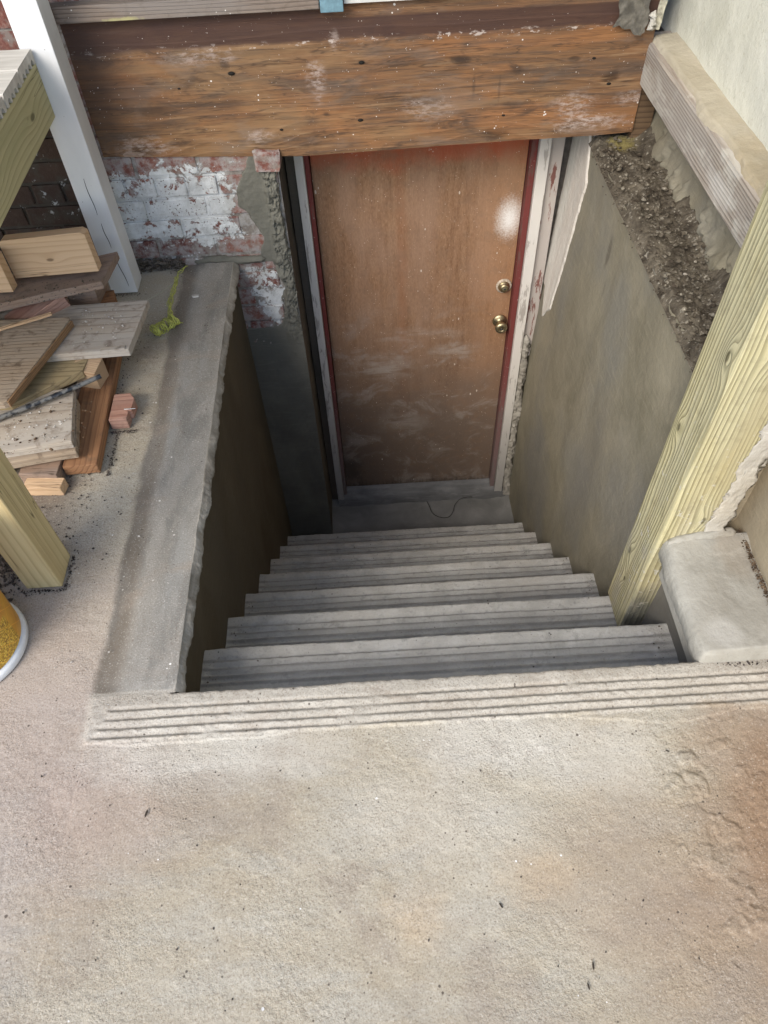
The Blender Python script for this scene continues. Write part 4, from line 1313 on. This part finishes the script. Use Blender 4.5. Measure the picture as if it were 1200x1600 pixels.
wp = M('white_post_paint', .45, .4)
c = wp.ramp(wp.noise(wp.mapv(wp.obj, (1, 1, .3)), 14, 5), [(.3, (.66, .67, .68)), (.7, (.76, .77, .78))])
s3 = wp.sep(wp.obj)
c = wp.mix(wp.math('MULTIPLY', speckle(wp, wp.obj, 60, .06, .03), .7), c, (.2, .18, .16))
wp.bump(wp.noise(wp.mapv(wp.obj, (1, 1, .05)), 90, 3), .12, .002)
wp_m = wp.done(c)
wpost = empty('white_post', 'white painted square deck post standing on the slab by the brick wall', 'post', (-1.021, 1.575, 0))
box('post_shaft', -1.066, -.976, 1.53, 1.62, .003, 2.6, wp_m, wpost, .003)
for (xa, xb, za, zb_) in ((-1.000, -1.012, .03, .16), (-1.013, -1.018, .18, .27), (-1.019, -1.022, .30, .42)):
    n_ = 9
    pts = []
    for i in range(n_):
        t = i / (n_ - 1)
        wd = .0008 * math.sin(math.pi * (1 - t) * .95 + .1) + .0003
        pts.append((xa + (xb - xa) * t + .0015 * math.sin(7 * t), za + (zb_ - za) * t, wd))
    bm = bmesh.new()
    l = [bm.verts.new((p[0] - p[2], 1.5293, p[1])) for p in pts]; r_ = [bm.verts.new((p[0] + p[2], 1.5293, p[1])) for p in pts]
    for i in range(n_ - 1): bm.faces.new((l[i], r_[i], r_[i + 1], l[i + 1]))
    e = bmesh.ops.extrude_face_region(bm, geom=bm.faces[:])
    for g in e['geom']:
        if isinstance(g, bmesh.types.BMVert): g.co.y += .0015
    bmesh.ops.recalc_face_normals(bm, faces=bm.faces[:])
    link('crack', bm_mesh('crack', bm), hole_m, wpost)

# ------------------------------------------------------------------ deck: joist, ribbed boards, front post
def pt(name, off, **kw):
    return mat_wood(name, kw.pop('a', (.50, .46, .27)), kw.pop('b', (.25, .22, .11)), off=off, third=kw.pop('c', (.38, .36, .20)), bump=.45, **kw)


deck = empty('deck_platform', 'raised porch deck of grey ribbed boards on a green treated joist', 'deck', (-1.3, 1.0, .78))
joist_m = pt('treated_joist', (-.70, .16), axis='y', ring=55, world=True, knots=(((-1.035, .95 + .42, .675), .02, .02), ((-1.035, 1.0, .67), .03, .03)), contrast=.75)
box('joist', -1.073, -1.035, .402, 1.5275, .607, .7505, joist_m, deck, .003)
box('joist', -1.62, -1.58, .402, 1.5275, .607, .7505, joist_m, deck, .003)
box('joist', -2.10, -2.06, .402, 1.5275, .607, .7505, joist_m, deck, .003)
dk = M('grey_deck_board', .8, .25)
c = dk.ramp(dk.noise(dk.mapv(dk.obj, (.2, 2, 1)), 30, 5, .6), [(.3, (.44, .42, .38)), (.7, (.62, .60, .56))])
dk.bump(dk.noise(dk.mapv(dk.obj, (.1, 2, 1)), 60, 4), .3, .002)
dk_board_m = dk.done(c)


def deck_board_mesh():
    """decking profile with arched channels under it, 140 wide, 25 thick, running along X"""
    pr = [(-.066, .0345), (-.0695, .031), (-.0695, .003), (-.066, 0)]
    for cxx in (-.044, -.0147, .0147, .044):
        pr.append((cxx - .0112, 0))
        for a in range(0, 7):
            th_ = math.pi - math.pi * a / 6
            pr.append((cxx + .0108 * math.cos(th_), .002 + .0135 * math.sin(th_)))
        pr.append((cxx + .0112, 0))
    pr += [(.066, 0), (.0695, .003), (.0695, .031), (.066, .0345)]
    bm = bmesh.new()
    L = 1.15
    a = [bm.verts.new((0, p[0], p[1])) for p in pr]; b = [bm.verts.new((-L, p[0], p[1])) for p in pr]
    bm.faces.new(a); bm.faces.new(b[::-1])
    n = len(pr)
    for i in range(n): bm.faces.new((a[i], a[(i + 1) % n], b[(i + 1) % n], b[i]))
    bmesh.ops.recalc_face_normals(bm, faces=bm.faces[:])
    return bm_mesh('deck_board', bm)


dbm = deck_board_mesh(); dbm.materials.append(dk_board_m)
dbm2 = None
y = 1.4555
rr = random.Random(3)
while y > .36:
    o = bpy.data.objects.new('deck_board', dbm)
    C.objects.link(o); o.parent = deck; o.matrix_parent_inverse = Matrix.Translation(-deck.location)
    o.location = (-1.033 + rr.uniform(-.002, .003), y, .7515)
    y -= .146
dp_m = pt('treated_deck_post', (-.62, .62), axis='z', ring=60, world=True, contrast=.7, a=(.60, .50, .28), b=(.34, .26, .12), c=(.48, .38, .20))
o = box('deck_post', -1.062, -.972, .302, .398, .003, .80, dp_m, None, .004)
tag(o, 'yellow treated square deck post standing on the slab at the left edge', 'post')

# ------------------------------------------------------------------ scrap wood pile
PG = 'scrap lumber piled under the deck'
fresh_m = mat_wood('fresh_pine', (.62, .44, .28), (.40, .24, .13), 'x', 60, off=(.10, -.12), knots=(((.13, .05, 0), .012, .014),), contrast=.6, bump=.25)
brown_m = mat_wood('brown_dusty_board', (.28, .19, .135), (.16, .10, .07), 'x', 90, off=(.2, .03), grey=.6, greycol=(.27, .22, .19), dirt=.5, bump=.4)
grey_m = mat_wood('grey_dusty_board', (.44, .385, .32), (.29, .235, .185), 'x', 80, off=(.2, .04), grey=.6, greycol=(.42, .40, .37), dirt=.8, dirtcol=(.15, .11, .08), bump=.6)
grey2_m = mat_wood('worn_grey_plank', (.36, .28, .20), (.21, .15, .10), 'x', 70, off=(.1, -.07), grey=.35, greycol=(.34, .31, .27), dirt=.9, dirtcol=(.11, .075, .05), bump=.6)
orange_m = mat_wood('reddish_stud', (.31, .165, .085), (.18, .085, .045), 'x', 75, off=(.1, .06), dirt=.4, bump=.4)
pink_m = mat_wood('pinkish_block', (.44, .25, .19), (.28, .13, .095), 'x', 90, off=(.05, .05), grey=.2, dirt=.3, bump=.6)
ringm = mat_wood('end_grain_block', (.52, .38, .25), (.33, .20, .12), 'x', 160, off=(.0, .0), wob=.002, contrast=.9, bump=.3)


def P3(name, A, B, Cc, th, mat, label, bev=.0015):
    o = plank(name, A, B, Cc, th, mat, bev)
    tag(o, label, 'wood scrap', PG)
    return o


# A and A2: fresh offcuts standing on edge
o = prism('wood_offcut', [(0, 0), (.262, 0), (.262, .118), (.250, .126), (.01, .122), (0, .112)], .038, fresh_m, (-.02, -1, .08), (-1.245, 1.290, .242), (1, .03, .04))
tag(o, 'light fresh pine offcut standing on edge on the uppermost brown board', 'wood scrap', PG)
o = prism('wood_offcut', [(-.2, 0), (0, 0), (0, .115), (-.2, .115)], .038, fresh_m, (-.05, -1, .06), (-1.238, 1.228, .236), (1, -.08, .02))
tag(o, 'second fresh pine offcut at the left edge, in front of the longer one', 'wood scrap', PG)
# B
P3('wood_board', (-1.62, 1.09, .222), (-.976, 1.258, .236), (-1.60, 1.25, .222), .026, brown_m, 'dark brown dusty board carrying the fresh pine offcuts, top of the pile', .002)
# C wedge and a dark block beneath B
P3('wood_block', (-1.30, 1.09, .150), (-1.105, 1.245, .205), (-1.34, 1.18, .150), .045, pink_m, 'pinkish split block wedged between the brown board and the grey plank', .002)
P3('wood_block', (-1.16, 1.30, .208), (-1.03, 1.31, .208), (-1.15, 1.40, .208), .205, brown_m, 'brown upright block hidden behind the pinkish block, under the top board', .002)
P3('wood_block', (-1.55, 1.12, .196), (-1.40, 1.12, .196), (-1.55, 1.22, .196), .19, brown_m, 'dark block propping the left end of the top board', .002)
# D: two-ply grey plank
Dq = dict(A=(-1.42, 1.012, .160), B=(-.880, 1.020, .160), Cc=(-1.39, 1.236, .160))
P3('wood_plank', (-1.45, 1.000, .162), (-.878, 1.022, .160), (-1.427, 1.238, .162), .026, grey_m, 'grey dusty plank with a chipped corner poking out toward the string', .002)
P3('splinter', (-.960, 1.0165, .1635), (-.888, 1.0215, .1635), (-.960, 1.032, .1635), .005, grey_m, 'raised splinter on the chipped corner of the grey plank', .001)
# E: oblique plank on D
o = prism('wood_plank', [(0, 0), (.432, .0), (.327, .358), (0, .358)], .027, grey2_m, (0, .02, 1), (-1.50, 1.158, .190), (1, -.004, 0)) if False else None
xA = Vector((-1.50, .795, .187))
o = prism('wood_plank', [(0, 0), (.324, -.002), (.335, .004), (.434, .350), (.428, .358), (0, .372)], .024, grey2_m, (0, -.006, 1), xA, (1, 0, 0))
tag(o, 'worn grey plank with a slanted sawn end lying on top of the chipped plank', 'wood scrap', PG)
edge_m = mat_wood('raw_brown_edge', (.30, .185, .10), (.14, .08, .045), 'x', 200, off=(.02, .02), dirt=.4, bump=.8)
tag(prism('sawn_edge', [(0, 0), (.002, 0), (.002, .352), (0, .352)], .021, edge_m, (0, -.006, 1), Vector((-1.1645, .800, .1855)), (1, .0, 0)) if False else o)
ed = plank('sawn_edge', (-1.1655, .797, .1862), (-1.0655, 1.143, .1842), (-1.1605, .7955, .1862), .020, edge_m, .001); ed.parent = o; ed.matrix_parent_inverse = o.matrix_world.inverted()
# F
o = prism('wood_plank', [(0, 0), (.33, .004), (.505, .135), (.53, .30), (0, .30)], .026, mat_wood('olive_board', (.36, .29, .17), (.20, .15, .085), 'x', 80, off=(.1, .05), dirt=.6, bump=.4), (0, 0, 1), (-1.52, .838, .131), (1, 0, 0))
tag(o, 'olive brown board under the slanted plank with grit along its edge', 'wood scrap', PG)
P3('wood_block', (-1.10, 1.36, .120), (-1.00, 1.385, .118), (-1.085, 1.30, .120), .115, orange_m, 'dark reddish block standing in the gap between the top board and the white post', .002)
P3('wood_stick', (-1.045, 1.262, .128), (-.962, 1.330, .092), (-1.035, 1.250, .128), .016, pink_m, 'short split stick poking out behind the grey plank near the white post', .0015)
P3('wood_stick', (-1.30, 1.065, .215), (-1.115, 1.150, .2145), (-1.296, 1.055, .215), .007, fresh_m, 'thin pale splinter lying on the worn slanted plank', .001)
P3('wood_board', (-1.40, .880, .060), (-1.06, .905, .052), (-1.39, .985, .060), .020, brown_m, 'dark brown board deep in the gap under the olive board', .0015)
# G: short block standing on end, its rings facing up
o = prism('wood_block', [(-.036, -.024), (.036, -.024), (.036, .040), (-.036, .040)], .116, ringm, (.10, -.18, 1), (-1.012, 1.000, .126), (1, -.25, 0))
tag(o, 'short block standing on end with growth rings showing, under the chipped plank', 'wood scrap', PG)
# I: reddish stud
P3('wood_stud', (-1.040, .672, .044), (-1.062, 1.20, .050), (-.945, .676, .044), .036, orange_m, 'reddish brown stud lying on the slab under the stacked planks', .003)
# J: pink block with nail
o = prism('wood_block', [(0, 0), (.052, 0), (.054, .030), (.046, .036), (.060, .042), (.064, .085), (.048, .112), (0, .110)], .038, pink_m, (0, 0, 1), (-.945, .852, .041), (1, .02, 0))
tag(o, 'pinkish split block with a nail, on the slab right of the reddish stud', 'wood scrap', PG)
nail_m = mat_flat('nail_steel', (.45, .47, .5), .35, .9)
nl = tube('nail', [(-.905, .893, .043), (-.890, .892, .043), (-.872, .894, .0425)], .0016, nail_m)
nl.parent = o; nl.matrix_parent_inverse = o.matrix_world.inverted()
# K: two stacked planks
P3('wood_plank', (-1.42, .640, .114), (-.996, .703, .113), (-1.46, .860, .114), .024, grey_m, 'grey plank on top of the lower stack beside the reddish stud', .002)
P3('wood_plank', (-1.42, .618, .088), (-.990, .690, .087), (-1.46, .830, .088), .026, grey2_m, 'lower plank of the two stacked above the little pine offcut', .002)
P3('wood_block', (-1.32, .66, .060), (-1.22, .66, .060), (-1.32, .80, .060), .058, brown_m, 'dark block carrying the two stacked planks', .002)
# L
P3('wood_offcut', (-1.140, .612, .036), (-1.035, .606, .036), (-1.135, .648, .036), .034, fresh_m, 'little light pine offcut on the slab beneath the stacked planks', .002)
P3('wood_block', (-1.155, .652, .050), (-1.048, .640, .050), (-1.150, .73, .050), .048, brown_m, 'brown block just behind the little light pine offcut', .002)
# H black pipe
pipe_m = M('black_pipe', .35, .5)
pm = pipe_m.done(pipe_m.mix(pipe_m.sm(pipe_m.noise(pipe_m.obj, 40, 4, .6), .45, .6), (.015, .018, .024), (.16, .16, .155)))
o = tube('pipe', [(-1.40, .70, .130), (-1.25, .77, .132), (-1.10, .845, .134), (-.952, .938, .136)], .0075, pm)
tag(o, 'thin black pipe lying across the scrap pile', 'pipe')

# dirt heap and grit around the pile
dirt_m = mat_chips('dark_dirt', [(.03, .026, .024), (.06, .05, .045), (.11, .09, .08), (.2, .17, .15)], 60)
o = scatter('dirt_heap', 5200, lambda r: (lambda a, q: (-1.185 + .12 * q * math.cos(a), .40 + .10 * q * math.sin(a), .002 + .028 * max(0, 1 - q)))(r.uniform(0, 6.28), abs(r.gauss(0, .6))), dirt_m, None, 21, .0012, .006)
tag(o, 'dark heap of dirt behind the yellow deck post', 'dirt', kind='stuff')
o = scatter('pile_grit', 1500, lambda r: (r.gauss(-1.02, .07), .35 + 1.0 * r.random(), .003), dirt_m, None, 22, .0008, .0035)
tag(o, 'fine grit scattered on the slab around the scrap pile', 'grit', kind='stuff')
wc_m = mat_chips('white_flakes', [(.42, .40, .37), (.6, .58, .55), (.72, .71, .68)], 30)
o = scatter('paint_flakes', 170, lambda r: (r.uniform(-.95, -.67), r.uniform(.02, 1.66), .0035), wc_m, None, 23, .0008, .0035, .3)
tag(o, 'tiny pale flakes scattered on the grey strip beside the stairwell', 'flakes', kind='stuff')
o = scatter('floor_grit', 220, lambda r: (r.uniform(-1.2, .6), r.uniform(-.66, -.12), .002), dirt_m, None, 24, .0006, .0024, .5)
tag(o, 'tiny dark grit specks scattered over the front slab', 'grit', kind='stuff')
rbl_m = mat_chips('pebbly_dirt', [(.08, .07, .055), (.15, .13, .11), (.26, .23, .2)], 50)
o = scatter('wall_foot_dirt', 1300, lambda r: (r.uniform(-1.06, -.83), 1.69 - abs(r.gauss(0, .018)), .002 + .03 * r.random() ** 2), rbl_m, None, 25, .002, .009)
tag(o, 'pebbly dirt packed along the foot of the brick wall', 'dirt', kind='stuff')
sdm = scatter('pile_sawdust', 110, lambda r: (r.uniform(-1.19, -.96), r.uniform(.66, .86), .1155), mat_chips('clod_brown', [(.09, .06, .04), (.16, .11, .07), (.35, .31, .27)], 40), None, 26, .0010, .0045)
tag(sdm, 'brown clods lying on the upper stacked plank', 'dirt', kind='stuff')

o = scatter('wood_flakes', 240, lambda r: (lambda y: (r.uniform(-1.20, -1.015), y, .115) if y < 1 else (r.uniform(-1.05, -.90), y, .1625))(r.choice([r.uniform(.71, .85), r.uniform(1.04, 1.22)])), wc_m, None, 27, .0008, .0040, .35)
tag(o, 'pale flakes and chips lying on the grey planks of the pile', 'flakes', kind='stuff')
o = scatter('board_grit', 260, lambda r: (r.uniform(-1.30, -.98), r.uniform(1.16, 1.27), .2405 + .006 * (r.random() > .6)), rbl_m, None, 28, .0008, .0035, .5)
tag(o, 'crumbs of dirt lying on the topmost brown board', 'dirt', kind='stuff')
o = scatter('stair_dust', 420, lambda r: (lambda i, x: (x, i * .2248 - r.uniform(.12, .005) , -i * .2212 + .002))(r.randint(1, 7), r.choice([r.uniform(-.63, .55), -.645 + abs(r.gauss(0, .02)), .57 - abs(r.gauss(0, .02))])), rbl_m, None, 29, .0007, .003, .5)
tag(o, 'crumbs of mortar and dirt lying on the stair treads', 'dirt', kind='stuff')
o = scatter('contact_grit', 700, lambda r: r.choice([(r.uniform(-1.075, -.96), .298 - abs(r.gauss(0, .006)), .002), (-.968 + abs(r.gauss(0, .006)), r.uniform(.30, .40), .002),
            (r.uniform(-1.075, -.965), 1.526 - abs(r.gauss(0, .006)), .002), (r.uniform(-.95, -.87), .845 - abs(r.gauss(0, .006)), .002), (-.93 + abs(r.gauss(0, .006)), r.uniform(.67, .84), .002), (r.uniform(.55, .73), -.008 - abs(r.gauss(0, .008)), .002)]),
            dirt_m, None, 30, .0008, .0032, .5)
tag(o, 'dark grit gathered where the posts and scraps meet the slab', 'grit', kind='stuff')
# dead leaf bits on the slab
leaf_m = mat_flat('dead_leaf', (.05, .038, .028), .8)
leaves = [(-.676, -.264, 1.3, .0085), (.02, -.47, 2.0, .006), (.17, -.575, 1.4, .007), (.155, -.605, 1.6, .006), (.41, -.20, 2.6, .0045)]
where = ['between the grooved lip and the left edge', 'in the middle of the slab', 'upper of the right pair', 'lower of the right pair', 'beside the pits']
for (x, y, a, L), wh in zip(leaves, where):
    o = prism('leaf_scrap', [(-L, -.001), (-L * .4, -L * .28), (L * .5, -L * .22), (L, .001), (L * .4, L * .25), (-L * .5, L * .2)], .0012, leaf_m, (.1, .05, 1), (x, y, .0045), (math.cos(a), math.sin(a), 0), bev=0)
    tag(o, 'tiny dark leaf scrap on the slab, ' + wh, 'leaf', 'leaf scraps on the slab')

# ------------------------------------------------------------------ neon string on a stick
str_m = mat_flat('neon_string', (.62, .64, .16), .6, nscale=80, var=.4)
stick_m = mat_wood('stick_wood', (.38, .30, .20), (.22, .15, .09), 'x', 120, off=(.01, .01), bump=.4)
reel = empty('string_reel', 'neon yellow green mason string wound on a small wooden stick', 'string', (-.85, 1.31, .015))
p0, p1 = Vector((-.897, 1.262, .014)), Vector((-.797, 1.362, .017))
dv = (p1 - p0).normalized()
o = prism('stick', [(0, -.012), (.141, -.011), (.141, .011), (0, .012)], .016, stick_m, (0, -.1, 1), p0 + Vector((0, 0, .008)), dv, parent=reel)
sv = dv.cross(Vector((0, 0, 1))).normalized()
rnd = random.Random(5)
pts = []
N = 210
for i in range(N):
    t = .03 + .085 * (.5 - .5 * math.cos(i / N * math.pi * 7)) + rnd.uniform(-.012, .012)
    a = i * 1.05 + rnd.uniform(-.2, .2)
    r = .0165 + .0035 * math.sin(i * .37) + rnd.uniform(0, .009)
    q = p0 + dv * t + sv * (r * 1.1 * math.cos(a)) + Vector((0, 0, .004 + r * .9 * math.sin(a)))
    q.z = max(q.z, .003)
    pts.append(q)
tube('wound_string', pts, .0012, str_m, reel, res=1)
for s in range(7):
    rn = random.Random(40 + s)
    way = [(-.832, 1.345), (-.842, 1.40), (-.850, 1.46), (-.846, 1.52), (-.852, 1.57), (-.838, 1.63), (-.832, 1.665)]
    pts = []
    for j, (a, b) in enumerate(way):
        if s > 2 and j > 4: break
        pts.append((a + rn.uniform(-.016, .016), b + rn.uniform(-.008, .008), .005 + rn.uniform(0, .006)))
        if j < len(way) - 1:
            pts.append(((a + way[j + 1][0]) / 2 + rn.uniform(-.009, .009), (b + way[j + 1][1]) / 2 + rn.uniform(-.006, .006), .005 + rn.uniform(0, .008)))
    tube('loose_string', pts, .00105, str_m, reel, res=1)
thin_m = mat_flat('pale_thread', (.55, .56, .42), .6)
tube('loose_string', [(-.842, 1.60, .006), (-.86, 1.55, .010), (-.90, 1.50, .010), (-.95, 1.46, .008), (-.985, 1.43, .006)], .0008, thin_m, reel, res=1)
# mortar chip near it
o = prism('mortar_chip', [(0, 0), (.022, .002), (.024, .014), (.008, .018), (-.004, .012)], .006, wc_m, (0, .1, 1), (-.775, 1.475, .011), (1, .1, 0))
tag(o, 'small pale mortar chip on the grey strip beside the string', 'mortar chip')

# ------------------------------------------------------------------ bucket
bucket = empty('bucket', 'white bucket with a glittery gold label at the left edge', 'bucket', (-1.152, .142, 0))
wpl = mat_flat('white_plastic', (.74, .77, .80), .35, spec=.5, var=.06)
bl = M('gold_label', .38, .6)
gl = bl.voro(bl.obj, 420)
n = bl.noise(bl.obj, 240, 2, .8)
c = bl.ramp(n, [(.36, (.20, .09, .004)), (.5, (.50, .27, .015)), (.6, (.80, .55, .05)), (.72, (.95, .80, .30))])
s3 = bl.sep(bl.obj)
ang = bl.math('ARCTAN2', s3[1], s3[0])
lower = bl.math('SUBTRACT', 1.0, bl.sm(s3[2], .130, .134))
orange = bl.mix(bl.sm(bl.noise(bl.obj, 30, 3), .3, .7), (.55, .25, .02), (.63, .33, .03))
# lozenge outlines
u = bl.math('MULTIPLY', ang, 2.2); v = bl.math('MULTIPLY', s3[2], 16)
a1 = bl.math('ABSOLUTE', bl.math('SUBTRACT', bl.math('FRACT', bl.math('ADD', u, v)), .5))
a2 = bl.math('ABSOLUTE', bl.math('SUBTRACT', bl.math('FRACT', bl.math('SUBTRACT', u, v)), .5))
ln_ = bl.math('SUBTRACT', 1.0, bl.sm(bl.math('MINIMUM', a1, a2), .012, .03))
side = bl.sm(ang, .05, .08)
c = bl.mix(bl.math('MAXIMUM', side, bl.math('SUBTRACT', 1.0, lower)), c, orange)
c = bl.mix(bl.math('MULTIPLY', ln_, .85), c, (.80, .42, .04))
gold_m = bl.done(c)
lathe('bucket_body', [(.0, .003), (.118, .003), (.122, .024), (.1225, .030), (.136, .36), (.142, .362), (.142, .372), (.131, .372), (.119, .03), (.0, .03)], wpl, bucket, 64, 'Z', (-1.152, .142, 0))
lathe('base_ring', [(.100, .002), (.128, .002), (.1315, .006), (.1315, .020), (.1285, .026), (.120, .027), (.110, .026)], wpl, bucket, 64, 'Z', (-1.152, .142, 0))
# label as an open sleeve
bm = bmesh.new()
n_ = 64
ra = [bm.verts.new((.1234 * math.cos(2 * math.pi * k / n_), .1234 * math.sin(2 * math.pi * k / n_), .029)) for k in range(n_)]
rb = [bm.verts.new((.1358 * math.cos(2 * math.pi * k / n_), .1358 * math.sin(2 * math.pi * k / n_), .335)) for k in range(n_)]
for k_ in range(n_): bm.faces.new((ra[k_], ra[(k_ + 1) % n_], rb[(k_ + 1) % n_], rb[k_]))
o = link('label_sleeve', bm_mesh('label_sleeve', bm), gold_m, None, smooth=True)
o.location = (-1.152, .142, 0); o.parent = bucket; o.matrix_parent_inverse = Matrix.Translation(-bucket.location)
